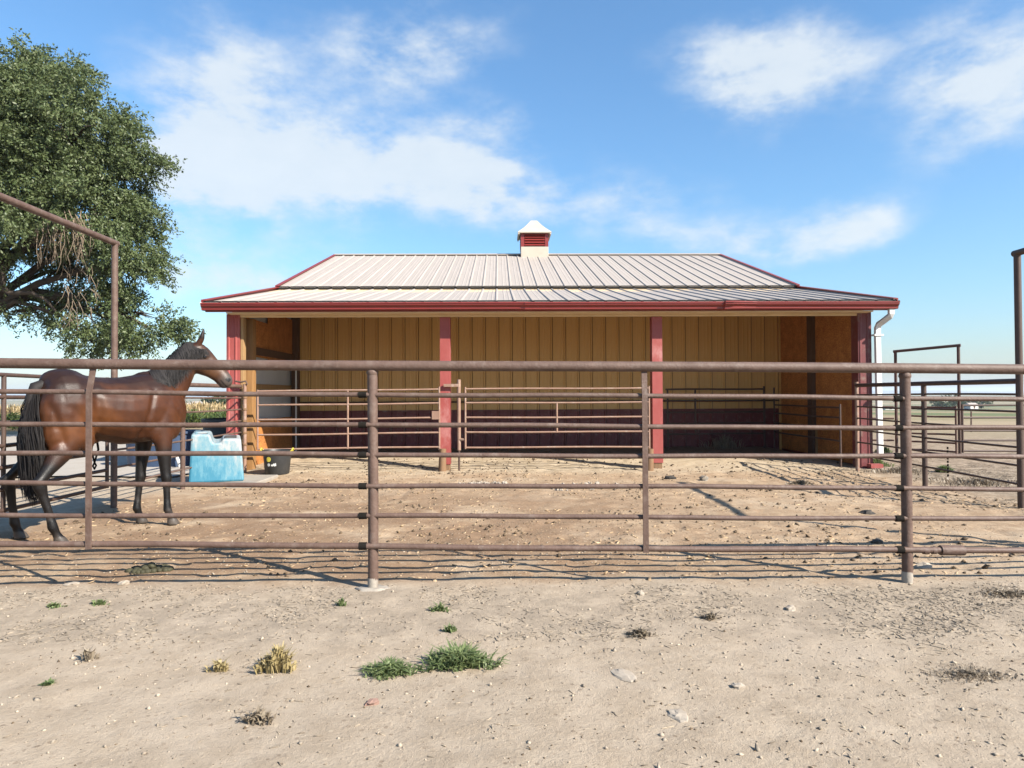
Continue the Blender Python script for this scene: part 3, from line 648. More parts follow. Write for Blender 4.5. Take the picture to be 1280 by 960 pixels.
# left side line: gateway beside the horse, then fence to the barn corner
LA, LB, LC = (-4.57, 4.62, 0), (-4.675, 8.02, 0), (-4.62, 11.62, 0)
arch((-4.50, 4.9, 0), LB, 3.08, 3.11, 'tall brown pipe gateway frame at the left edge, beside the tree', 'pipe')
gate((-4.585, 4.95, 0), (-4.655, 7.85, 0), [1.50, 1.30, 1.07, .86, .66, .46, .27], [(0, .25, 1.52), (.43, .25, 1.5), (1, .25, 1.52)], 'brown pipe gate under the left gateway frame, behind the horse', 'pipe_dark', .0195)
fl, ptl = side_fence(LB, LC, 'brown pipe fence running from the left gateway back to the barn', (.45,))
part(MB().tube([(-4.55, 11.62, .0), (-4.55, 11.62, 1.50)], .03, 12), 'post', 'gate', fl)
for z in SZ[1:]: part(MB().lathe([(.03, -.02), (.040, -.015), (.040, .015), (.03, .02)], (-4.55, 11.62, z), 12), 'collar', 'log', fl)
part(MB().tube([(-4.70, 11.60, 1.55), (-4.60, 11.57, 1.53), (-4.52, 11.58, 1.55), (-4.50, 11.6, 1.49)], .016, 8), 'latch', 'pipe', fl)
st = MB(); lp = G(120, 634); lp = Vector((-4.60, 7.45, 0))
st.tube([lp + Vector((.045, -.02, .87)), lp + Vector((.04, -.05, .72)), lp + Vector((.045, .0, .58)), lp + Vector((.05, .06, .72)), lp + Vector((.045, .03, .87))], .012, 8)
st.tube([lp + Vector((.045, 0, .58)), lp + Vector((.045, -.03, .545)), lp + Vector((.045, 0, .51)), lp + Vector((.045, .03, .545)), lp + Vector((.045, 0, .58))], .010, 8)
tag(st.build('hanging_strap', 'clip', None, 40), 'black strap loop hanging on the gate behind the horse', 'strap')
# right side line
RA, RB, RC = (5.72, 4.80, 0), (5.725, 7.70, 0), (5.765, 11.42, 0)
arch(RB, (5.72, 4.86, 0), 2.87, 2.89, 'tall dark pipe gateway frame at the right edge', 'pipe_dark')
fr, ptr = side_fence(RB, RC, 'dark pipe fence running from the right gateway back to the barn', (.49,), 1.42, 'pipe_dark')
part(MB().tube([(5.765, 11.42, -.3), (5.765, 11.42, 1.48)], .030, 12), 'post', 'gate', fr)
for k in range(9): part(MB().tube([(5.72 + .004 * (k % 2), 8.98, .58 - k * .045), (5.72 - .004 * (k % 2), 8.98, .55 - k * .045)], .011, 6), 'chain_link', 'clip', fr)
# second yard beyond, right
A2, B2 = G(1121, 567), G(1200, 571)
arch(A2, B2, 2.17, 2.24, 'low dark pipe gateway frame standing far right beyond the fence', 'pipe_dark', .030, .04)
gate(A2 + Vector((.15, 0, 0)), B2 + Vector((-.07, 0, 0)), [.99, .80, .61, .44, .27, .10], [(0, .08, 1.0), (1, .06, 1.02)], 'rust brown pipe gate under the far right gateway frame', 'pipe', .020)
side_gate, _ = gate(B2 + Vector((.06, 0, 0)), B2 + Vector((6.5, -.5, 0)), [1.03, .78, .52, .33, .12], [(0, .08, 1.05), (.5, -.2, 1.05), (1, -.2, 1.05)], 'dark pipe fence panel right of the far gateway frame', 'pipe_dark', .020, name='fence_panel')
gate(A2 + Vector((-.05, .0, 0)), BL(5.62, 3.4, 0) , [.99, .74, .5, .28], [(.5, -.2, 1.0)], 'rust brown pipe fence panel between the barn and the far gateway', 'pipe', .020, name='fence_panel')
tag(MB().tube([P(1214, 540, 19.0), P(1214, 514, 19.0)], .02, 8).build('steel_stake', 'pipe', None, 40), 'single thin steel stake in the pasture behind the right fence', 'stake')

# gates across the shed bays
gl, _ = gate(P(322, 488, 11.66).xy.to_3d(), P(549, 487, 11.72).xy.to_3d(), [1.375, 1.135, .885, .63, .385], [(0, .37, 1.40), (.495, .37, 1.37), (1, .33, 1.42)], 'rust tan five-rail pipe gate across the left bay of the barn', dz=.02)
part(MB().box(tuple(P(543, 522, 11.70) + Vector((-.04, -.02, -.03))), tuple(P(548, 516, 11.70) + Vector((.02, .03, .03)))), 'latch', 'gate', gl, None)
gm_, _ = gate(P(581.5, 486, 11.70).xy.to_3d(), P(811, 486, 11.62).xy.to_3d(), [1.395, 1.155, .905, .655, .395], [(0, .37, 1.43), (.5, .645, 1.16), (1, .37, 1.43)], 'rust tan five-rail pipe gate across the middle bay of the barn')
hp = P(574, 583, 11.75)
h = empty('hinge_post', (hp.x, 11.75, 0), 0, label='short tan pipe post bolted to the red post beside the middle gate', cat='post')
part(MB().tube([(hp.x, 11.75, -.1), (hp.x, 11.75, .36)], .018, 10), 'lower_pipe', 'pipe_dark', h); part(MB().tube([(hp.x, 11.75, .345), (hp.x, 11.75, 1.56)], .034, 12), 'pipe', 'gate', h)
part(MB().box((hp.x - .26, 11.715, 1.435), (hp.x + .0, 11.75, 1.485)), 'bracket', 'gate', h, None)
part(MB().tube([(hp.x, 11.74, .53), (hp.x + .12, 11.71, .53)], .024, 8), 'hinge', 'gate', h); part(MB().tube([(hp.x, 11.74, 1.28), (hp.x + .12, 11.71, 1.28)], .024, 8), 'hinge', 'gate', h)
for px_, lab, top in ((553.2, 'short log stub holding up the end of the left bay gate', 561), (812.5, 'bark-brown log stub beside the foot of the right front post', 561)):
    b = P(px_, 587, 11.66); zt = P(px_, top, 11.66).z
    tag(MB().tube([(b.x - .005, 11.66, -.1), (b.x, 11.66, .2), (b.x + .006, 11.66, zt)], [.072, .062, .058], 12).build('log_stub', 'log', None, 50), lab, 'log')
# pipe panels inside the right bay
b0, b1 = P(832, 500, 14.85), P(955, 500, 14.95)
gate((b0.x, 14.85, 0), (b1.x, 14.95, 0), [1.39, 1.14, .89, .65, .42], [(.3, .4, 1.39), (1, .1, 1.45), (.02, .1, 1.4)], 'dark pipe panel standing along the back wall of the right bay', 'pipe_dark', .02, name='stall_panel')
gate((5.72, 14.90, 0), (5.74, 11.95, 0), [1.04, .86, .65, .45], [(0, .0, 1.42), (1, .0, 1.1)], 'dark pipe panel running along the right inside wall', 'pipe_dark', .017, name='stall_panel')

# ------------------------------------------------------------------ waterer, pad, bucket, tanks
wc = (G(240, 606) + G(302, 606)) / 2; wx, wy = wc.x, wc.y
pad = MB().box((wx - .62, wy - .20, -.1), (wx + .58, wy + .95, .035)).build('concrete_pad', 'concrete', None, bevel=.015); tag(pad, 'pale concrete pad under the blue waterer', 'slab')
def waterer_mat():
    m = bpy.data.materials.new('stained_blue_plastic'); m.use_nodes = True
    nt = m.node_tree; N = nt.nodes; L = nt.links; b = N['Principled BSDF']
    tc = N.new('ShaderNodeTexCoord'); mp = N.new('ShaderNodeMapping'); mp.inputs['Scale'].default_value = (1, 1, .38); L.new(tc.outputs['Object'], mp.inputs[0])
    def nz(s, d): 
        n = N.new('ShaderNodeTexNoise'); n.inputs['Scale'].default_value = s; n.inputs['Detail'].default_value = d; n.inputs['Roughness'].default_value = .7; L.new(mp.outputs[0], n.inputs['Vector']); return n.outputs['Fac']
    sp = N.new('ShaderNodeSeparateXYZ'); L.new(tc.outputs['Object'], sp.inputs[0])
    def mm(op, a, c): 
        n = N.new('ShaderNodeMath'); n.operation = op
        for i, v in enumerate((a, c)):
            if isinstance(v, (int, float)): n.inputs[i].default_value = v
            else: L.new(v, n.inputs[i])
        return n.outputs[0]
    # faded near the top and on the right, deepest colour low on the left
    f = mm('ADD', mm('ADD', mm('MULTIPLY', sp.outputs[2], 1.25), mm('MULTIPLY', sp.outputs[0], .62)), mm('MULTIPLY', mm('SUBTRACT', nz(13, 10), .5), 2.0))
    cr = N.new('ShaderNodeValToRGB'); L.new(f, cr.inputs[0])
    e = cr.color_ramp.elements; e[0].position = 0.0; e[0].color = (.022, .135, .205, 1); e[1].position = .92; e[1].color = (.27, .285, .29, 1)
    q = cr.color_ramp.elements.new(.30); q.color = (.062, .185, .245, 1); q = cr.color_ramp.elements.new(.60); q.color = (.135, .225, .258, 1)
    L.new(cr.outputs[0], b.inputs['Base Color']); b.inputs['Roughness'].default_value = .6
    return m
wr = empty('livestock_waterer', (wx, wy, .035), R_(22), label='weathered blue and white plastic livestock waterer on a concrete pad', cat='waterer')
def tapered(poly, d, ty, name, m, y0=0):   # poly (x,z), depth d, back edge drawn in by taper
    V = [(x, y0 + .05 * z, z) for x, z in poly] + [(x * .97, y0 + d - .09 * z, z + (.028 if z > .5 else 0)) for x, z in poly]; n_ = len(poly)
    Fp = [(k, (k + 1) % n_, n_ + (k + 1) % n_, n_ + k) for k in range(n_)] + [tuple(range(n_ - 1, -1, -1)), tuple(range(n_, 2 * n_))]
    mb = MB(); mb.add(V, Fp); return mb
o = tapered([(-.375, 0), (.375, 0), (.33, .625), (.075, .63), (.055, .575), (-.055, .57), (-.095, .70), (-.345, .71)], .72, 0, 'shell', None).build('shell', waterer_mat(), wr, bevel=.03)
MB().box((.10, .16, .63), (.27, .50, .657)).build('basin_rim', 'black_plastic', wr, bevel=.008)
MB().box((-.29, .14, .712), (-.12, .50, .730)).build('access_lid', o.data.materials[0], wr, bevel=.006)

bk = G(340, 594); bkr = empty('rubber_bucket', (bk.x + .01, bk.y + .22, 0), 0, label='black rubber feed bucket on the dirt by the left barn post', cat='bucket')
MB().lathe([(0, .0), (.185, .0), (.195, .012), (.225, .36), (.240, .365), (.243, .395), (.228, .397), (.215, .37), (.185, .05), (0, .045)], n=36).build('body', 'black_plastic', bkr, smooth=40)
for s in (-1, 1): MB().tube([(s * .225, -.05, .36), (s * .262, -.05, .40), (s * .262, .0, .425), (s * .262, .05, .40), (s * .225, .05, .36)], .010, 8).build('rope_handle', 'yellow', bkr, smooth=40)
def decal(poly, name, m, r=.2195, z0=.0):   # flat print wrapped on the bucket wall; poly (arc metres, z)
    V = []
    for a, z in poly:
        rr = .195 + (.225 - .195) * (z - .012) / .348 + .003; th = -math.pi / 2 + a / rr; V.append((rr * math.cos(th), rr * math.sin(th), z))
    n_ = len(V); V += [(v[0] * .985, v[1] * .985, v[2]) for v in V]
    MB().add(V, [tuple(range(n_))] + [(k, n_ + k, n_ + (k + 1) % n_, (k + 1) % n_) for k in range(n_)]).build(name, m, bkr)
circ = lambda cx, cz, r: [(cx + r * math.cos(t), cz + r * math.sin(t)) for t in np.linspace(0, 2 * math.pi, 20, endpoint=False)]
decal(circ(-.075, .255, .042), 'round_sticker', 'yellow'); decal(circ(-.075, .165, .025), 'white_dot', 'white_label')
decal([(-.03, .145), (.0, .142), (.005, .16), (.02, .142), (.055, .15), (.05, .20), (.03, .185), (.01, .19), (.0, .175), (-.03, .17)], 'white_mark', 'white_label')
tk = MB().lathe([(0, 0), (.80, 0), (.84, .02), (.88, .66), (.92, .68), (.92, .74), (.87, .74), (.80, .06), (0, .05)], P(296, 540, 17.2).xy.to_3d() + Vector((.1, 0, gz1(-7, 17.2))), 40).build('stock_tank', 'black_tank', None, 40)
tag(tk, 'round black stock tank outside, behind the left corner of the barn', 'tank')
bt = empty('stock_tank', P(205, 584, 12.7).xy.to_3d(), 0, label='slate blue oblong stock tank outside the fence, behind the horse legs', cat='tank')
V = []; n_ = 40
def oblong(hw, hd, z): return [((hw - hd) * (1 if math.cos(t) >= 0 else -1) + hd * math.cos(t), hd * math.sin(t), z) for t in np.linspace(0, 2 * math.pi, n_, endpoint=False)]
prof = [(.62, .40, 0), (.66, .43, .60), (.70, .47, .62), (.70, .47, .66), (.65, .42, .66), (.60, .37, .08)]
for p in prof: V += oblong(*p)
Fp = [(i * n_ + k, i * n_ + (k + 1) % n_, (i + 1) * n_ + (k + 1) % n_, (i + 1) * n_ + k) for i in range(len(prof) - 1) for k in range(n_)] + [tuple(range(n_ - 1, -1, -1)), tuple((len(prof) - 1) * n_ + k for k in range(n_))]
MB().add(V, Fp).build('tub', 'slate_blue', bt, smooth=35)
MB().tube([(.52, -.44, .0), (.50, -.47, .12), (.46, -.46, .22), (.50, -.45, .30)], .03, 8).build('hose', 'white', bt, smooth=40)

# ------------------------------------------------------------------ horse
HPSI = R_(56); HC = Vector((-3.93, 6.54, 0)); HC.z = gz1(HC.x, HC.y)
def build_horse():
    root = empty('horse', HC, HPSI, label='bay horse with black mane, tail and legs standing behind the fence', cat='horse')
    B = MB(); X_, Y_, Z_ = Vector((1, 0, 0)), Vector((0, 1, 0)), Vector((0, 0, 1))
    # trunk (x, z, half height, half width)
    tr = [(-.73, 1.20, .06, .06), (-.705, 1.20, .17, .15), (-.645, 1.215, .265, .235), (-.55, 1.225, .315, .285), (-.42, 1.225, .32, .300), (-.24, 1.195, .298, .285), (-.04, 1.165, .305, .288),
          (.16, 1.15, .330, .290), (.33, 1.165, .345, .270), (.48, 1.185, .345, .240), (.60, 1.18, .315, .215), (.70, 1.15, .25, .185), (.77, 1.13, .17, .14), (.80, 1.12, .06, .06)]
    sx = lambda x: x if x > .2 else .2 + (x - .2) * .82
    B.loft([((sx(x), 0, z), Y_ * w, Z_ * h) for x, z, h, w in tr])
    # haunches, stifles, shoulders, withers
    for s in (-1, 1):
        B.ball((sx(-.52), s * .13, 1.14), .195, .16, .33); B.ball((sx(-.55), s * .15, .98), .15, .12, .22); B.ball((sx(-.33), s * .17, .98), .12, .10, .20)
        B.ball((.52, s * .135, 1.12), .17, .10, .27); B.ball((.60, s * .12, 1.00), .12, .09, .16); B.ball((.46, s * .155, .96), .11, .08, .15)
    B.ball((.44, 0, 1.46), .17, .055, .085); B.ball((sx(-.46), 0, 1.44), .19, .13, .11)
    # neck
    poll = Vector((.880, -.055, 1.765)); nk = [((.46, 0, 1.22), .33, .165, 36), ((.575, -.004, 1.33), .265, .138, 42), ((.68, -.012, 1.45), .205, .110, 46), ((.77, -.025, 1.575), .163, .092, 48), ((.84, -.042, 1.69), .135, .085, 44), ((.885, -.055, 1.755), .120, .077, 37)]
    R3 = []
    for c, h, w, a in nk:
        t = Vector((math.cos(R_(a)), -.12, math.sin(R_(a)))).normalized(); lat = t.cross(Z_).normalized(); upv = lat.cross(t).normalized(); R3.append((c, lat * w, upv * h))
    B.loft(R3)
    # head, pointing forward, a little to the right and down
    muz = Vector((1.170, -.24, 1.435)); hd = (muz - poll).normalized(); lat = hd.cross(Z_).normalized(); upv = lat.cross(hd).normalized(); HL = (muz - poll).length
    hr = [(-.14, .06, .05, 0), (-.07, .10, .075, .0), (.05, .128, .090, -.012), (.17, .150, .100, -.026), (.30, .147, .096, -.030), (.45, .124, .082, -.020), (.60, .100, .068, -.010), (.76, .086, .060, -.006), (.88, .085, .062, -.010), (.98, .078, .060, -.016), (1.06, .056, .048, -.018), (1.10, .020, .022, -.018)]
    B.loft([(poll + hd * HL * t + upv * (o + .012), lat * w, upv * h) for t, h, w, o in hr])
    for s in (-1, 1):
        B.ball(poll + hd * HL * .22 + lat * s * .060 - upv * .055, .075, .04, .075)                     # cheek
        B.ball(poll + hd * HL * .27 + lat * s * .074 + upv * .058, .034, .024, .026)                      # brow
        B.ball(poll + hd * HL * .96 + lat * s * .034 + upv * .020, .026, .022, .026)                      # nostril wing
        e0 = poll + lat * s * .048 + upv * .085 - hd * .01                                                # ears
        e1 = e0 + upv * .06 + Z_ * .035 + lat * s * .012; e2 = e1 + upv * .035 + Z_ * .075 + lat * s * .002 - hd * .0
        B.loft([(e0 - upv * .04, lat * .024, hd * .03), (e0 + upv * .01, lat * .025, hd * .032), (e1, lat * .022, hd * .032), (e1.lerp(e2, .55), lat * .016, hd * .022), (e2, lat * .006, hd * .007)])
    B.ball(poll + hd * HL * .99 - upv * .055, .04, .036, .028)                                            # chin
    # legs: rings (x, y, z, rx, ry)
    def leg(pts): B.loft([((x, y, z), X_ * a, Y_ * b) for x, y, z, a, b in pts])
    def front(hx, hy, s):
        k = .50; y0 = s * .155
        L_ = lambda t: (k + (hx - .03 - k) * t, y0 + (hy - y0) * t)
        def q(t, z, a, b, dx=0): x, y = L_(t); return (x + dx, y, z, a, b)
        leg([q(0, 1.10, .12, .08), q(.05, .98, .115, .085), q(.15, .86, .092, .078), q(.3, .74, .074, .066), q(.48, .60, .056, .052), q(.58, .52, .050, .047), q(.63, .475, .054, .050, .006), q(.68, .43, .046, .044, .004),
             q(.74, .37, .035, .032), q(.85, .26, .033, .029, -.003), q(.93, .185, .038, .034, -.006), q(.96, .15, .044, .038, -.004), q(.98, .115, .036, .034, .012), q(1, .075, .038, .038, .032), q(1, .055, .046, .046, .042), q(1, .0, .064, .058, .056)])
    def hind(hx, hy, s, hockdx):
        hk = hx - hockdx; y0 = s * .165; yk = hy * .9
        h0 = sx(-.47)
        leg([(h0, y0, 1.12, .18, .12), (h0, y0, 1.00, .175, .12), (h0 + .01, y0 + (yk - y0) * .2, .90, .155, .105), (h0 + (hk - h0) * .25, y0 + (yk - y0) * .4, .80, .125, .085), (h0 + (hk - h0) * .55, y0 + (yk - y0) * .65, .70, .09, .064),
             (h0 + (hk - h0) * .85, y0 + (yk - y0) * .85, .61, .064, .048), (hk - .012, yk, .555, .062, .042), (hk, yk, .50, .056, .042), (hk + .018, yk, .44, .042, .036), (hk + (hx - hk) * .35, yk + (hy - yk) * .4, .34, .036, .032),
             (hk + (hx - hk) * .55, yk + (hy - yk) * .7, .24, .035, .031), (hk + (hx - hk) * .66, hy, .17, .042, .036), (hk + (hx - hk) * .70, hy, .14, .045, .039), (hk + (hx - hk) * .84, hy, .105, .037, .034), (hx, hy, .07, .040, .038), (hx + .012, hy, .055, .048, .046), (hx + .03, hy, 0, .064, .058)])
    RF, LF, RH, LH = (.56, -.22), (.43, .13), (-.48, -.26), (-.57, .32)
    front(*RF, -1); front(*LF, 1); hind(*RH, -1, .13); hind(*LH, 1, .09)
    # sheath / flank fold
    B.ball((-.14, 0, .90), .14, .09, .07)
    o = B.build('body', None, None)
    md = o.modifiers.new('r', 'REMESH'); md.mode = 'VOXEL'; md.voxel_size = .0115; md.use_smooth_shade = True
    sm = o.modifiers.new('s', 'SMOOTH'); sm.factor = .5; sm.iterations = 7
    dg = bpy.context.evaluated_depsgraph_get(); me = bpy.data.meshes.new_from_object(o.evaluated_get(dg)); o.modifiers.clear(); old = o.data; o.data = me; bpy.data.meshes.remove(old)
    nv = len(me.vertices); co = np.empty(nv * 3, np.float32); me.vertices.foreach_get('co', co); co = co.reshape(-1, 3)
    # muscle relief
    nrm = np.empty(nv * 3, np.float32); me.vertices.foreach_get('normal', nrm); nrm = nrm.reshape(-1, 3)
    x, y, z = co.T
    rel = np.zeros(nv)
    body = sstep(.80, .95, z)
    rel -= .018 * np.exp(-((x - (.32 + .25 * (z - 1.1))) / .03) ** 2) * body * sstep(1.42, 1.25, z)      # behind the shoulder
    rel -= .024 * np.exp(-((x + .155 - .10 * (1.2 - z)) / .045) ** 2) * body * sstep(1.45, 1.2, z)         # flank hollow
    rel -= .014 * np.exp(-((x + .47 + .3 * (z - 1.0)) / .03) ** 2) * sstep(1.3, 1.15, z) * sstep(.75, .9, z)  # thigh groove
    rel += .0008 * np.sin(x * 62 - z * 12) * np.exp(-((x - .08) / .16) ** 2) * np.exp(-((z - 1.12) / .14) ** 2)  # ribs
    co += nrm * rel[:, None]; me.vertices.foreach_set('co', co.ravel())
    # bay colouring
    def nz3(s, k): return vnoise(x + .37 * z, z * .9 + y, s, k)
    brown = np.array([.055, .0185, .0075]); light = np.array([.128, .044, .012]); dark = np.array([.016, .0080, .0055]); black = np.array([.0075, .0062, .0058])
    c = np.tile(brown, (nv, 1))
    def blend(c, col, w): return c * (1 - w[:, None]) + col * w[:, None]
    c = blend(c, light, np.clip(.75 * np.exp(-((x + .07) / .16) ** 2 - ((z - 1.08) / .15) ** 2) + .5 * np.exp(-((x + .45) / .18) ** 2 - ((z - 1.0) / .16) ** 2) + .8 * nz3(.15, 31), 0, 1) * (x < .75))
    c = blend(c, dark, sstep(1.24, 1.46, z + .06 * nz3(.1, 32) + .05 * (x < -.1)) * (x < .62) * .88)                           # dark back
    c = blend(c, dark, (sstep(.55, .9, x) * .25).clip(0, 1))                                                # neck
    hx_, hy_, hz_ = np.array(poll); tt = ((co - np.array(poll)) @ np.array(hd)) / HL; ishead = (tt > .02) & (x > .85)
    c = np.where(ishead[:, None], blend(np.tile(np.array([.050, .022, .012]), (nv, 1)), np.array([.125, .058, .028]), np.exp(-((tt - .58) / .2) ** 2) * .8), c)
    c = blend(c, np.array([.075, .058, .048]), sstep(.74, .95, tt) * ishead)                                 # grey muzzle
    uu = (co - np.array(poll)) @ np.array(upv)
    c = np.where((ishead & (abs(tt - .97) < .045) & (uu > .008) & (uu < .048) & (abs((co - np.array(poll)) @ np.array(lat)) > .026))[:, None], np.array([.006, .005, .005]), c)
    c = np.where((ishead & (tt > .86) & (abs(uu + .034 + .03 * (tt - .95)) < .006))[:, None], np.array([.012, .010, .009]), c)
    legw = np.maximum(sstep(.93, .72, z + .06 * nz3(.12, 33)) * (x > .2), sstep(.86, .68, z + .08 * nz3(.12, 34)) * (x < -.1))
    c = blend(c, black, legw)
    c = blend(c, np.array([.06, .05, .045]), sstep(.5, .1, z) * np.clip(nz3(.06, 35) * 2.2, 0, .55))          # dusty cannons
    c = blend(c, np.array([.075, .062, .052]), sstep(.075, .055, z))
    c = blend(c, black, ((z > 1.895) & (x > .85)) * .8)
    c = c * (1 + .5 * nz3(.22, 37) + .3 * nz3(.09, 38))[:, None]
    c = np.clip(c * .78 * (1 + .30 * nz3(.03, 36))[:, None], .004, 1)
    at = me.color_attributes.new('coat', 'FLOAT_COLOR', 'POINT'); at.data.foreach_set('color', np.concatenate([c, np.ones((nv, 1))], 1).astype(np.float32).ravel())
    m = bpy.data.materials.new('bay_coat'); m.use_nodes = True; N = m.node_tree.nodes; L = m.node_tree.links; b = N['Principled BSDF']
    a = N.new('ShaderNodeVertexColor'); a.layer_name = 'coat'; L.new(a.outputs[0], b.inputs['Base Color'])
    b.inputs['Roughness'].default_value = .40; b.inputs['Specular IOR Level'].default_value = .30
    tc = N.new('ShaderNodeTexCoord'); mp = N.new('ShaderNodeMapping'); mp.inputs['Scale'].default_value = (60, 60, 14); L.new(tc.outputs['Object'], mp.inputs[0])
    nz = N.new('ShaderNodeTexNoise'); nz.inputs['Scale'].default_value = 4; nz.inputs['Detail'].default_value = 3; L.new(mp.outputs[0], nz.inputs['Vector'])
    rr = N.new('ShaderNodeMapRange'); L.new(nz.outputs['Fac'], rr.inputs[0]); rr.inputs[3].default_value = .32; rr.inputs[4].default_value = .55; L.new(rr.outputs[0], b.inputs['Roughness'])
    bp = N.new('ShaderNodeBump'); bp.inputs['Strength'].default_value = .35; bp.inputs['Distance'].default_value = .004; L.new(nz.outputs['Fac'], bp.inputs['Height']); L.new(bp.outputs[0], b.inputs['Normal'])
    me.materials.clear(); me.materials.append(m); me.polygons.foreach_set('use_smooth', [True] * len(me.polygons)); me.update()
    o.parent = root
    # eyes
    for s in (-1, 1): MB().ball(poll + hd * HL * .275 + lat * s * .091 + upv * .040, .020, .014, .018, nu=14, nv=8).build('eye', 'eye', root, smooth=60)
    # mane falling to the right, forelock
    H = MB(); r0 = random.Random(5)
    crest = [(Vector(c) + R3[i][2] * .97) for i, (c, h, w, a) in enumerate(nk)]
    crest = [Vector((.44, 0, 1.53)), Vector((.53, -.004, 1.565))] + crest[2:] + [poll + upv * .10]
    def along(pts, t):
        t *= len(pts) - 1; i = min(int(t), len(pts) - 2); return pts[i].lerp(pts[i + 1], t - i)
    for i in range(1100):
        t = r0.random(); p = along(crest, t); side_ = -1 if r0.random() < .93 else 1; ln = (.10 + .17 * math.sin(math.pi * min(1, t * .85 + .12))) * r0.uniform(.7, 1.15)
        wid = .098 + .05 * (1 - t); jit = r0.uniform(-.03, .03)
        pts = [p + Vector((0, -side_ * .008, -.012)), p + Vector((jit * .2, side_ * .028, .012)), p + Vector((jit * .6, side_ * wid * .75, -.05)), p + Vector((jit + .01, side_ * (wid + .012), -ln * .62)), p + Vector((jit * 1.7 + .01, side_ * (wid + .02 + r0.uniform(0, .015)), -ln))]
        H.tube(pts, [.003, .0042, .0038, .0028, .0007], 3, False)
    for i in range(26):
        p = poll + upv * .105 + lat * r0.uniform(-.025, .025); d = hd * r0.uniform(.08, .16)
        H.tube([p, p + d * .4 + upv * .02, p + d + lat * r0.uniform(-.03, .03) - upv * .005], [.004, .004, .001], 4, False)
    H.build('mane', 'hair', root, smooth=70)
    # tail
    T = MB(); dock = Vector((-.545, -.01, 1.375))
    T.tube([dock + Vector((.06, 0, .03)), dock + Vector((-.015, 0, .0)), dock + Vector((-.05, 0, -.10)), dock + Vector((-.055, 0, -.26)), dock + Vector((-.05, 0, -.42))], [.05, .055, .05, .045, .025], 10)
    for i in range(1000):
        a = r0.uniform(0, 2 * math.pi); rr_ = math.sqrt(r0.random()); t0 = r0.random() ** 1.3 * .36
        p = dock + Vector((-.02 - .04 * min(1, t0 * 4), 0, -t0)) + Vector((math.cos(a) * .03, math.sin(a) * .04, 0))
        zl = r0.uniform(.30, .50) if r0.random() < .75 else r0.uniform(.45, .75); zl = max(.25, zl)
        spread = .115 * rr_; cx, cy = math.cos(a) * spread * .75, math.sin(a) * spread * 1.1
        w = r0.uniform(-.02, .02); e = Vector((-.585 + cx * .8 + w, -.05 + cy * 1.15 + w, zl + .08 * (rr_)))
        m1 = p.lerp(e, .3) + Vector((-.025 + cx * .35, cy * .55, 0)); m2 = p.lerp(e, .65) + Vector((-.012 + cx * .28, cy * .4, 0))
        T.tube([p, m1, m2, m2.lerp(e, .6) + Vector((r0.uniform(-.012, .012), r0.uniform(-.012, .012), 0)), e], [.0035, .0042, .0036, .0027, .0008], 3, False)
    T.build('tail', 'hair', root, smooth=70)
    return root
build_horse()

# ------------------------------------------------------------------ big tree at the left
def leaf_sprays(centers, radii, counts, seed, leaf=(.10, .046), nleaf=30, ln=(.25, .70), droop=.55, shell=.58, per=30, csize=.50):
    r = np.random.default_rng(seed); Ps = []; Ds = []; Ls = []
    for c, rad, n in zip(centers, radii, counts):
        k = max(3, n // per); d = r.normal(size=(k, 3)); d /= np.linalg.norm(d, axis=1)[:, None]; q = shell + (1 - shell) * r.random(k) ** .6
        q *= 1 + .14 * np.sin(d[:, 0] * 5 + c[0]) * np.sin(d[:, 2] * 6 + c[2])
        cc = d * np.array(rad) * q[:, None]; j = r.integers(0, k, n); w = r.normal(size=(n, 3)); w /= np.linalg.norm(w, axis=1)[:, None]; w *= (csize * r.random(n) ** .45)[:, None] * np.array([1.15, 1.15, .75])
        p = np.array(c) + cc[j] + w; dd = d[j] * .7 + w / csize * .9 + r.normal(size=(n, 3)) * .3; dd[:, 2] -= droop; dd /= np.linalg.norm(dd, axis=1)[:, None]
        Ps.append(p); Ds.append(dd); Ls.append(r.uniform(ln[0], ln[1], n))
    P0 = np.concatenate(Ps); D0 = np.concatenate(Ds); L0 = np.concatenate(Ls); n = len(P0)
    t = (np.arange(nleaf) + r.random((n, nleaf))) / nleaf
    pos = P0[:, None] + D0[:, None] * (t * L0[:, None])[..., None]; pos[..., 2] -= .30 * (t * L0[:, None]) ** 2
    pos = (pos + r.normal(size=pos.shape) * .045).reshape(-1, 3); N_ = len(pos)
    ax = np.repeat(D0, nleaf, 0) * .6 + r.normal(size=(N_, 3)) * .75; ax[:, 2] -= .35; ax /= np.linalg.norm(ax, axis=1)[:, None]
    sd = np.cross(ax, r.normal(size=(N_, 3))); sd /= np.linalg.norm(sd, axis=1)[:, None]
    s = r.uniform(.7, 1.35, N_)[:, None]; a = ax * leaf[0] * s; b = sd * leaf[1] * s
    V = np.stack([pos, pos + a * .5 + b * .5, pos + a, pos + a * .5 - b * .5], 1).reshape(-1, 3)
    return V, np.arange(N_ * 4).reshape(-1, 4), P0, D0, L0
TD = 22.0
def tw(px, py, Y=TD): return P(px, py, Y)
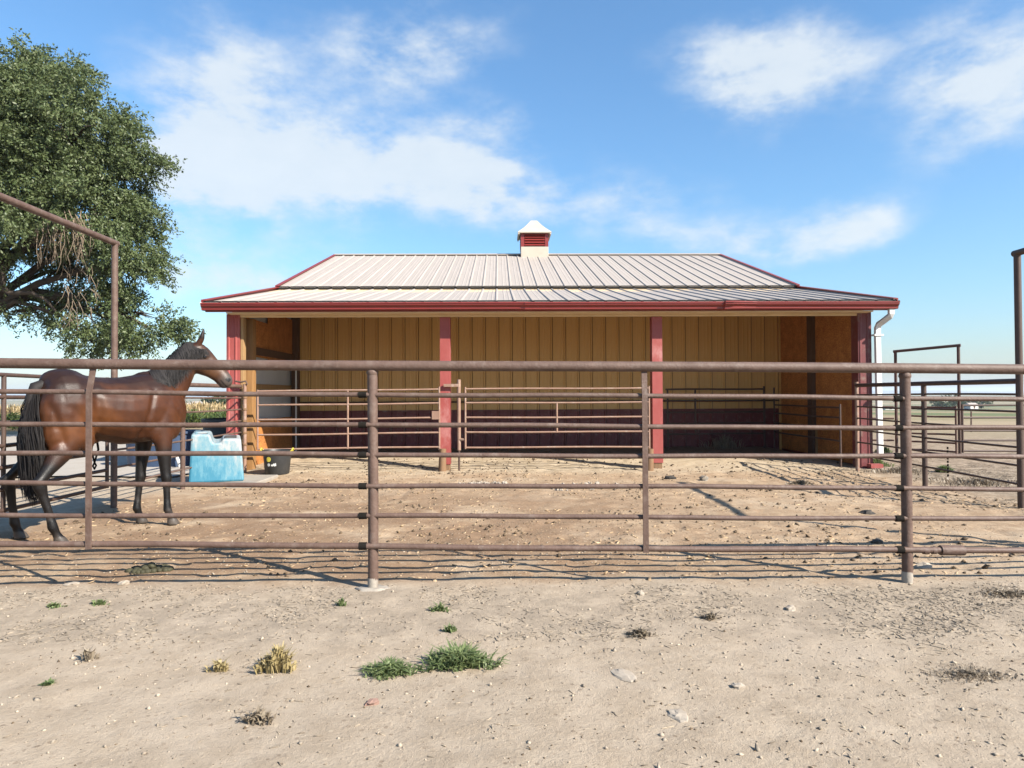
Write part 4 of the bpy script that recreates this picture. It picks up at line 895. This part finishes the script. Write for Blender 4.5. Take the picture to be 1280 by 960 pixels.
blobs = [(25, 140, 95, 78, 0, 1.0), (100, 165, 72, 62, -.5, 1.0), (145, 215, 55, 52, .2, 1.0), (172, 282, 36, 42, .3, .9), (120, 268, 62, 44, -.8, 1.0), (165, 338, 40, 36, .2, 1.0), (135, 398, 40, 36, .1, 1.0), (184, 408, 36, 28, .3, 1.0),
         (100, 335, 30, 50, .8, .75), (25, 235, 58, 52, -.8, 1.0), (60, 300, 40, 34, 1.2, .6), (10, 325, 26, 24, -.3, .55), (48, 392, 14, 14, .2, .14), (2, 392, 12, 10, 0, .14), (85, 385, 20, 22, .6, .4), (60, 90, 50, 36, .5, .7), (118, 430, 18, 20, .2, .35),
         (-70, 130, 110, 90, 0, .55), (-90, 260, 100, 90, 1, .4), (-200, 170, 120, 120, 0, .4), (-190, 300, 100, 70, -1, .3), (-20, 170, 80, 70, 3, .4), (-60, 220, 100, 90, -2.5, .4)]
cen = [tuple(tw(px, py, TD + dy)) for px, py, rx, ry, dy, w in blobs]
rad = [(rx * TD / FPX * .80, min(rx, ry) * TD / FPX * 1.1, ry * TD / FPX * .84) for px, py, rx, ry, dy, w in blobs]
cnt = [int(w * (rx * ry) * .066 * 3.0) + 30 for px, py, rx, ry, dy, w in blobs]
tree = empty('elm_tree', tw(-95, 495) .xy.to_3d() + Vector((0, 0, gz1(-19, 22))), 0, label='large leafy tree with drooping branches at the left edge', cat='tree')
V, Fl, P0, D0, L0 = leaf_sprays(cen, rad, cnt, 11)
sub(np_obj('crown', V, Fl, 'leaf'), tree)
tb = Vector(tree.location); fork = tb + Vector((.5, 0, 2.6))
part(MB().tube([tb - Vector((0, 0, .3)), tb + Vector((.1, 0, .5)), tb + Vector((.3, 0, 1.6)), fork], [.62, .48, .42, .40], 14), 'trunk', 'bark', tree, 60)
BR = MB(); rb = random.Random(3)
for i, ((cx, cy, cz), rd) in enumerate(zip(cen, rad)):
    c = Vector((cx, cy, cz)); start = fork + Vector((0, 0, rb.uniform(-.4, .3))); mid = start.lerp(c, .5) + Vector((rb.uniform(-.3, .3), rb.uniform(-.3, .3), .9 if cz > 4 else 1.6))
    big = blobs[i][5]; r1 = .10 + .09 * big
    pts = [start, start.lerp(mid, .5) + Vector((0, 0, .25)), mid, mid.lerp(c, .5) + Vector((rb.uniform(-.2, .2), rb.uniform(-.2, .2), .25)), c]
    BR.tube(pts, [r1, r1 * .8, r1 * .6, r1 * .42, r1 * .25], 8)
    for k in range(7):
        d = Vector((rb.gauss(0, 1), rb.gauss(0, 1), rb.gauss(0, .8))).normalized(); e = c + Vector((d.x * rd[0], d.y * rd[1], d.z * rd[2])) * .8
        s0 = mid.lerp(c, rb.uniform(.5, 1)); BR.tube([s0, s0.lerp(e, .5) + Vector((0, 0, .18)), e], [r1 * .28, r1 * .17, .008], 6)
# the bare limb low at the left edge
BR.tube([tw(-60, 330, 21.3), tw(-10, 352, 21.3), tw(12, 366, 21.3), tw(40, 366, 21.4), tw(58, 375, 21.5), tw(72, 392, 21.6)], [.16, .11, .075, .06, .05, .03], 8)
BR.tube([tw(-8, 300, 21.2), tw(3, 345, 21.2), tw(2, 362, 21.3)], [.14, .12, .09], 8)
part(BR, 'limb', 'bark', tree, 60)
TWG = MB()
for i in range(80):
    a = tw(rb.uniform(42, 112), rb.uniform(262, 292), 20.4 + rb.uniform(-.4, .4)); n_ = 4; q = a.copy(); pts = [a]
    for k in range(n_): q = q + Vector((rb.uniform(-.10, .14), rb.uniform(-.1, .1), -rb.uniform(.18, .34))); pts.append(q.copy())
    TWG.tube(pts, [.014, .011, .008, .006, .003], 4, False)
for i in range(60):
    a = tw(rb.uniform(78, 120), rb.uniform(310, 400), 20.7 + rb.uniform(-.3, .3)); q = a + Vector((rb.uniform(-.3, .3), 0, -rb.uniform(.25, .6))); TWG.tube([a, a.lerp(q, .5) + Vector((.06, 0, 0)), q], [.012, .008, .003], 4, False)
part(TWG, 'dead_twigs', 'twig', tree, None)['kind'] = 'stuff'

# ------------------------------------------------------------------ distance: crop, trees, buildings, hills
def scatter_quads(pos, h, w, lean, seed, m, name):
    pass
r = np.random.default_rng(5); NC = 26000
u = r.random(NC) ** 1.5; cy = 31 + u * 42; row = np.round((r.random(NC) * 62 - 56) / .76) * .76; cx = row + r.normal(size=NC) * .05
cz = gz(cx, cy); hh = r.uniform(.72, 1.05, NC)
def crop(npb, z0, z1, wid, out, m, name, label):
    Vs = []
    for k in range(npb):
        th = r.random(NC) * 2 * np.pi; d = np.stack([np.cos(th), np.sin(th), np.zeros(NC)], 1); s = np.stack([-np.sin(th), np.cos(th), np.zeros(NC)], 1)
        b0 = np.stack([cx, cy, cz + hh * r.uniform(z0, z1, NC)], 1); mid = b0 + d * (out * .5) + np.array([0, 0, .16]); tip = b0 + d * out + np.array([0, 0, .02]) + (np.array([0, 0, .25]) if z0 > .7 else 0)
        wd = s * wid
        Vs.append(np.stack([b0 - wd * .4, mid - wd, tip, mid + wd], 1).reshape(-1, 3))
    V = np.concatenate(Vs); o = np_obj(name, V, np.arange(len(V)).reshape(-1, 4), m); tag(o, label, 'crop', kind='stuff')
crop(3, .0, .75, .05, .36, 'crop_green', 'crop_leaves', 'green leafy field crop standing beyond the pen at left')
crop(2, .80, 1.0, .028, .10, 'crop_tan', 'crop_tassels', 'tan tassels on top of the field crop at left')

def far_tree(px, py, Y, w, h, label, seed):
    b = P(px, py, Y); b.z = gz1(b.x, Y); t = empty('far_tree', b, 0, label=label, cat='tree', group='far trees')
    cs = [tuple(b + Vector((w * q, w * .2 * k, h * (.55 + .12 * k)))) for q, k in ((-.25, 0), (.22, .3), (0, 1), (.05, -.8))]
    V, Fq, *_ = leaf_sprays(cs, [(w * .32, w * .3, h * .32)] * 4, [60] * 4, seed, (.5, .35), 10, (.5, 1.2), .2, .3, 8, 1.0)
    sub(np_obj('crown', V, Fq, 'leaf_far'), t); part(MB().tube([b - Vector((0, 0, .5)), b + Vector((0, 0, h * .5))], [w * .06, w * .03], 8), 'trunk', 'bark', t)
for i, (px, py, Y, w, h, lab) in enumerate([(272, 505, 180, 7.0, 5.4, 'rounded far tree beyond the crop, just left of the red corner post'), (228, 503, 330, 8, 4.0, 'low far tree on the horizon right of the horse chest'), (244, 503, 420, 9, 4.5, 'small far tree on the skyline between horse and barn'),
        (1176, 507, 330, 12, 5, 'leftmost of the dark far trees at the right horizon'), (1192, 507, 340, 10, 7, 'tallest dark far tree at the right horizon'), (1206, 507, 360, 9, 4.5, 'small far tree left of the white far house'), (1226, 507, 350, 12, 5, 'rightmost dark far tree at the right horizon')]):
    far_tree(px, py, Y, w, h, lab, 50 + i)
def far_house(px, Y, w, d, h, rh, label, m='white'):
    b = P(px, 506, Y); b.z = gz1(b.x, Y); o = empty('far_building', b, .1, label=label, cat='building')
    MB().box((-w / 2, -d / 2, -.5), (w / 2, d / 2, h)).build('wall', m, o)
    MB().prism([Vector((0, -d / 2 - .3, 0)), Vector((0, d / 2 + .3, 0)), Vector((0, 0, rh))], (-w / 2 - .3, 0, h + .01), (w / 2 + .3, 0, h + .01)).build('roof', 'roof', o)
    MB().box((-w * .1, -d / 2 - .05, .2), (w * .1, -d / 2 - .005, h * .8)).build('door', 'wood_dark', o)
far_house(1214, 330, 4, 4, 1.8, 1.1, 'tiny white far house among dark trees at the right horizon')
far_house(1160, 230, 5, 4, .5, .4, 'long low white far shed left of the dark trees at right')
far_house(1108, 210, 3.5, 4, .5, .4, 'low white far shed seen just right of the downspout')
far_house(255, 300, 9, 7, 2.6, 1.6, 'tiny white far house beyond the crop at left')
far_house(236, 260, 5, 5, 2.2, 1.2, 'tiny white far shed left of the far house beyond the crop')

# ------------------------------------------------------------------ ground litter
def template_scatter(name, tv, tf, x, y, sx, m, label, cat, seed, flat=1.0, sink=.3, tilt=.3):
    r = np.random.default_rng(seed); n = len(x); z = gz(x, y); th = r.random(n) * 2 * np.pi; c, s = np.cos(th), np.sin(th)
    tv = np.array(tv, float); V = tv[None] * sx[:, None, :] * (1 + .25 * r.normal(size=(n, len(tv), 1)))
    V[..., 2] += V[..., 0] * (r.normal(size=(n, 1)) * tilt)
    X_ = V[..., 0] * c[:, None] - V[..., 1] * s[:, None]; Y_ = V[..., 0] * s[:, None] + V[..., 1] * c[:, None]
    Vw = np.stack([X_ + x[:, None], Y_ + y[:, None], V[..., 2] + z[:, None] + sx[:, None, 2] * sink], -1).reshape(-1, 3)
    Fw = (np.array(tf)[None] + (np.arange(n) * len(tv))[:, None, None]).reshape(-1, len(tf[0]))
    o = np_obj(name, Vw, Fw, m); tag(o, label, cat, kind='stuff'); return o
octv = [(1, 0, 0), (0, 1, 0), (-1, 0, 0), (0, -1, 0), (0, 0, 1), (0, 0, -1)]; octf = [(0, 1, 4), (1, 2, 4), (2, 3, 4), (3, 0, 4), (1, 0, 5), (2, 1, 5), (3, 2, 5), (0, 3, 5)]
boxv = [(-1, -1, -1), (1, -1, -1), (1, 1, -1), (-1, 1, -1), (-1, -1, 1), (1, -1, 1), (1, 1, 1), (-1, 1, 1)]; boxf = [(0, 3, 2, 1), (4, 5, 6, 7), (0, 1, 5, 4), (1, 2, 6, 5), (2, 3, 7, 6), (3, 0, 4, 7)]
def pts_in(n, seed, x0, x1, y0, y1, cl=None, pw=1.0):
    r = np.random.default_rng(seed); x = x0 + (x1 - x0) * r.random(n); y = y0 + (y1 - y0) * r.random(n) ** pw
    if cl:
        k = vnoise(x, y, cl[0], seed + 90) + .7 * vnoise(x, y, cl[0] * .35, seed + 91) + .28 * (r.random(n) - .5) > cl[1]; x, y = x[k], y[k]
    return x, y
def sizes(n, seed, lo, hi, ar): r = np.random.default_rng(seed); s = (lo + (hi - lo) * r.random(n) ** 3)[:, None]; return s * np.array(ar) * r.uniform(.7, 1.3, (n, 3))
x, y = pts_in(5200, 61, -4.5, 5.2, 2.3, 6.2); template_scatter('pebbles', octv, octf, x, y, sizes(len(x), 62, .004, .014, (1, .8, .6)), 'pebble', 'small pebbles and grit strewn on the foreground dirt', 'gravel', 63)
x, y = pts_in(9000, 64, -4.6, 5.7, 4.75, 11.8, (.9, -.16)); template_scatter('wood_chips', boxv, boxf, x, y, sizes(len(x), 65, .007, .024, (1, .5, .16)), 'chip', 'pale wood chips scattered over the pen floor', 'wood chips', 66)
x, y = pts_in(7000, 67, -4.6, 6.6, 4.75, 13.5, (.8, .06)); template_scatter('dung_clods', octv, octf, x, y, sizes(len(x), 68, .005, .030, (1, .8, .7)), 'clod', 'brown dung crumbs and clods over the pen floor', 'clods', 69)
x, y = pts_in(4200, 76, -4.6, 5.7, 2.3, 4.7, (.5, -.05)); template_scatter('dirt_clods', octv, octf, x, y, sizes(len(x), 77, .002, .0095, (1, .8, .6)), 'clod', 'dark crumbs scattered on the foreground dirt', 'clods', 78)
def straw_at(n, seed, x0, x1, y0, y1, cl, lo, hi, m, name, label):
    x, y = pts_in(n, seed, x0, x1, y0, y1, cl); r = np.random.default_rng(seed + 1); k = len(x)
    sx = np.stack([r.uniform(lo, hi, k), r.uniform(.0007, .0019, k), r.uniform(.0007, .0016, k)], 1)
    template_scatter(name, boxv, boxf, x, y, sx, m, label, 'straw', seed + 2, sink=1.2, tilt=.12)
straw_at(10000, 70, -4.5, 5.2, 3.65, 4.65, (.42, -.04), .004, .024, 'litter', 'grass_litter', 'grey dry grass litter lying in front of the fence')
straw_at(2200, 73, -4.5, 5.2, 2.3, 4.2, (.6, .0), .005, .018, 'straw', 'straw_bits', 'loose straw bits on the foreground dirt')
straw_at(4000, 79, 2.0, 5.2, 2.9, 4.6, (.5, .02), .005, .026, 'litter', 'dead_grass', 'matted dead grass at the right of the foreground')
straw_at(9000, 82, 4.8, 8.6, 7.4, 13.6, (.7, -.08), .012, .06, 'litter', 'dead_weeds', 'dead weeds lying along the right side fence')

def stone(px, py, s, m, label, seed, cat='stone', name='stone', ar=(1, .8, .55)):
    b = G(px, py); r = np.random.default_rng(seed); mb = MB(); mb.ball((0, 0, 0), s * ar[0], s * ar[1], s * ar[2], nu=9, nv=6)
    mb.v = [tuple(np.array(v) * (1 + .16 * math.sin(v[0] / s * 3.1 + seed) * math.cos(v[1] / s * 2.7 + seed * 2) + .12 * math.sin(v[2] / s * 5 + seed) + .13 * r.normal())) for v in mb.v]
    o = mb.build(name, m, None, None); o.location = (b.x, b.y, gz1(b.x, b.y) + s * ar[2] * .15); o.rotation_euler.z = seed; return tag(o, label, cat)
stone(466, 875, .030, 'stone_pink', 'small pinkish stone in the foreground below the green weeds', 1)
stone(780, 842, .075, 'stone_pale', 'flat pale stone half buried in the foreground dirt', 2, ar=(1, .55, .12))
stone(1153, 710, .07, 'stone_pale', 'pale stone beside the foot of the right fence post', 3, ar=(1, .6, .5))
stone(988, 760, .04, 'stone_pale', 'small pale stone lying in the dry grass litter', 4)
stone(801, 743, .035, 'stone_pale', 'small pale stone in front of the bottom rail, mid picture', 5)
stone(922, 857, .028, 'stone_pale', 'little white stone in the bare dirt at lower right', 6)
stone(155, 731, .038, 'stone_pale', 'rounded pale stone in the dirt below the horse', 7)
stone(848, 892, .05, 'stone_pale', 'low brown stone at the bottom edge of the picture', 8, ar=(1, .7, .2))
stone(1084, 641, .075, 'stone_dark', 'dark clod lying inside the pen left of the right fence post', 9, 'clod', 'dung_clod')
stone(1097, 679, .065, 'stone_dark', 'dark flat clod just inside the fence left of the right post', 10, 'clod', 'dung_clod', (1, .8, .4))
stone(880, 600, .10, 'stone', 'grey stone on the dirt in front of the right bay', 11)
stone(837, 598, .10, 'stone_dark', 'dark lump on the dirt in front of the right bay', 12, 'clod', 'dung_clod', (1, .6, .4))
stone(90, 731, .05, 'stone_pale', 'flat pale stone at the far left in front of the fence', 13, ar=(1, .6, .25))
# concrete collar at the near post
cb = fx(-.942, 0); mb = MB(); n_ = 22; rr0 = random.Random(2)
V = [(cb.x, cb.y, .014)] + [(cb.x + (.10 + rr0.uniform(-.03, .02)) * math.cos(t) * 1.0, cb.y + .02 + (.06 + rr0.uniform(-.015, .015)) * math.sin(t), .010 + rr0.uniform(-.006, .006)) for t in np.linspace(0, 2 * math.pi, n_, endpoint=False)] + [(cb.x + (.14 + rr0.uniform(-.035, .045)) * math.cos(t), cb.y + .02 + (.095 + rr0.uniform(-.015, .015)) * math.sin(t), -.03) for t in np.linspace(0, 2 * math.pi, n_, endpoint=False)]
mb.add(V, [(0, 1 + k, 1 + (k + 1) % n_) for k in range(n_)] + [(1 + k, 1 + n_ + k, 1 + n_ + (k + 1) % n_, 1 + (k + 1) % n_) for k in range(n_)])
tag(mb.build('concrete_footing', 'concrete', None, 50), 'chipped pale concrete collar around the foot of the left fence post', 'footing')
# dung heaps
def heap(px, py, w, h, m, label, seed, n=46, name='dung_heap'):
    b = G(px, py); r = random.Random(seed); mb = MB()
    for i in range(n):
        a = r.uniform(0, 6.28); q = math.sqrt(r.random()); s = r.uniform(.02, .036) if name == 'dung_heap' else .010 + .035 * r.random() ** 2.5
        mb.ball((q * w * math.cos(a), q * w * .55 * math.sin(a), max(.008, h * (1 - q) * r.uniform(.5, 1))), s, s * r.uniform(.7, 1), s * .75, nu=7, nv=4)
    if name != 'dung_heap': mb.v = [tuple(np.array(v) + np.array([r.gauss(0, .007) for _ in range(3)])) for v in mb.v]
    o = mb.build(name, m, None, 60 if name == 'dung_heap' else None); o.location = (b.x, b.y, gz1(b.x, b.y)); return tag(o, label, 'dung' if name == 'dung_heap' else 'rubble', kind=None if name == 'dung_heap' else 'stuff')
heap(187, 714, .16, .05, 'dung', 'dark green dung heap in the dirt right of the horse', 1)
heap(605, 607, .36, .035, 'stone_pale', 'pile of pale rubble on the dirt before the middle bay', 2, 60, 'rubble_pile')
heap(720, 609, .7, .012, 'stone_pale', 'scattered pale rubble in front of the middle gate', 3, 50, 'rubble_pile')

# weeds
def tuft(px, py, rx, ry, n, h, m, label, seed, cat='weed', curl=.6, name='weed_tuft', w=.006, gx=0):
    b = G(px, py); r = np.random.default_rng(seed); a = r.random(n) * 6.283; q = np.minimum(np.abs(r.normal(size=n)) * .62, 1.05) * (1 + .25 * np.sin(3 * a + seed) + .15 * np.sin(7 * a))
    x = q * rx * np.cos(a); y = q * ry * np.sin(a); L_ = h * r.uniform(.45, 1.15, n) * (1.1 - .5 * np.clip(q, 0, 1.2))
    th = r.random(n) * 6.283; d = np.stack([np.cos(th), np.sin(th)], 1) * (curl * r.uniform(.2, 1, n))[:, None] + np.stack([x / rx, y / ry], 1) * .35
    s = np.stack([-np.sin(th), np.cos(th), np.zeros(n)], 1) * w * r.uniform(.6, 1.4, n)[:, None]
    p0 = np.stack([x, y, gz(x + b.x, y + b.y) - .004], 1); p1 = p0 + np.concatenate([d * .4, np.ones((n, 1)) * .7], 1) * L_[:, None]; p2 = p0 + np.concatenate([d * 1.0, np.ones((n, 1)) * r.uniform(.6, 1.0, (n, 1))], 1) * L_[:, None]
    V = np.concatenate([np.stack([p0 - s * .7, p0 + s * .7, p1 + s, p1 - s], 1), np.stack([p1 - s, p1 + s, p2 + s * .15, p2 - s * .15], 1)], 1).reshape(-1, 3)
    o = np_obj(name, V, np.arange(len(V)).reshape(-1, 4), m); o.location = (b.x, b.y, 0); return tag(o, label, cat)
tuft(487, 838, .125, .06, 620, .06, 'grass', 'left of the two green weed clumps in the foreground dirt', 1, curl=1.5, w=.0045)
tuft(574, 828, .165, .075, 950, .085, 'grass', 'larger right green weed clump in the foreground dirt', 2, curl=1.5, w=.0045)
tuft(347, 834, .075, .05, 420, .12, 'grass_dry', 'straw-yellow dry tussock left of the green weeds', 3, curl=.45, w=.005)
tuft(275, 835, .045, .02, 90, .06, 'grass_dry', 'sparse dry weed left of the yellow tussock', 4, curl=.8)
tuft(322, 898, .07, .03, 110, .06, 'grass_grey', 'grey dead weed at the bottom edge under the tussock', 5, curl=1)
tuft(110, 823, .035, .03, 40, .07, 'grass_grey', 'small grey dead weed at lower left', 6)
tuft(68, 758, .05, .03, 110, .035, 'grass', 'tiny green weed at far left in front of the fence', 7, curl=1.2)
tuft(125, 755, .05, .03, 70, .04, 'grass', 'faint green weed right of the far left one', 8, curl=1.2)
tuft(427, 757, .02, .015, 40, .06, 'grass', 'tiny upright green weed by the left post footing', 9)
tuft(550, 762, .05, .03, 90, .05, 'grass', 'pale green weed in the litter right of the post', 10, curl=1)
tuft(563, 788, .03, .02, 60, .05, 'grass', 'small green weed just above the larger green clump', 11)
tuft(60, 853, .02, .010, 80, .025, 'grass', 'flat lime green weed at lower left', 12, curl=1.5)
tuft(800, 792, .06, .035, 240, .045, 'grass_grey', 'grey dead weed in the middle of the foreground', 13, curl=1.1)
tuft(888, 772, .05, .03, 80, .045, 'grass_grey', 'grey dead weed right of the middle one', 14, curl=1.1)
tuft(1215, 842, .22, .10, 700, .03, 'grass_grey', 'matted grey weed patch at lower right', 15, curl=1.3, w=.0028)
tuft(1262, 745, .22, .10, 600, .03, 'grass_grey', 'matted grey weed patch at the right edge below the fence', 16, curl=1.3)
tuft(1096, 582, .22, .16, 260, .16, 'grass', 'green weeds growing at the right corner post of the barn', 17, curl=.9, w=.009)
tuft(1125, 590, .5, .35, 420, .10, 'grass_grey', 'dead weeds beside the right barn corner', 18, curl=1.0, w=.008)
tuft(1105, 566, .18, .12, 160, .14, 'grass', 'small green weeds behind the downspout', 19, curl=.9, w=.01)
tuft(1180, 590, .10, .08, 700, .12, 'grass', 'sparse green weeds inside the right side fence', 20, curl=1.0, w=.008)
tuft(1225, 605, .7, .5, 700, .09, 'grass_grey', 'dead grey weeds along the right side fence', 21, curl=1.0, w=.007)
tuft(1000, 604, .18, .09, 420, .07, 'grass_grey', 'thin dry weeds before the right bay', 22, curl=1.1)
tuft(905, 566, .40, .2, 240, .34, 'grass_grey', 'heap of tangled dry weeds in the right bay', 23, curl=.9, w=.006)

# ------------------------------------------------------------------ haze over the plain
def haze():
    o = MB().box((-12000, -500, -45), (12000, 12500, 60)).build('haze', None); tag(o, kind='stuff')
    m = bpy.data.materials.new('haze_air'); m.use_nodes = True; N = m.node_tree.nodes; L = m.node_tree.links; N.remove(N['Principled BSDF'])
    v = N.new('ShaderNodeVolumePrincipled'); v.inputs['Color'].default_value = (.78, .88, 1, 1); v.inputs['Density'].default_value = .00015; v.inputs['Anisotropy'].default_value = .1
    L.new(v.outputs[0], N['Material Output'].inputs['Volume']); o.data.materials.append(m)
    tag(o, 'thin blue haze in the air over the far plain', 'haze')
haze()
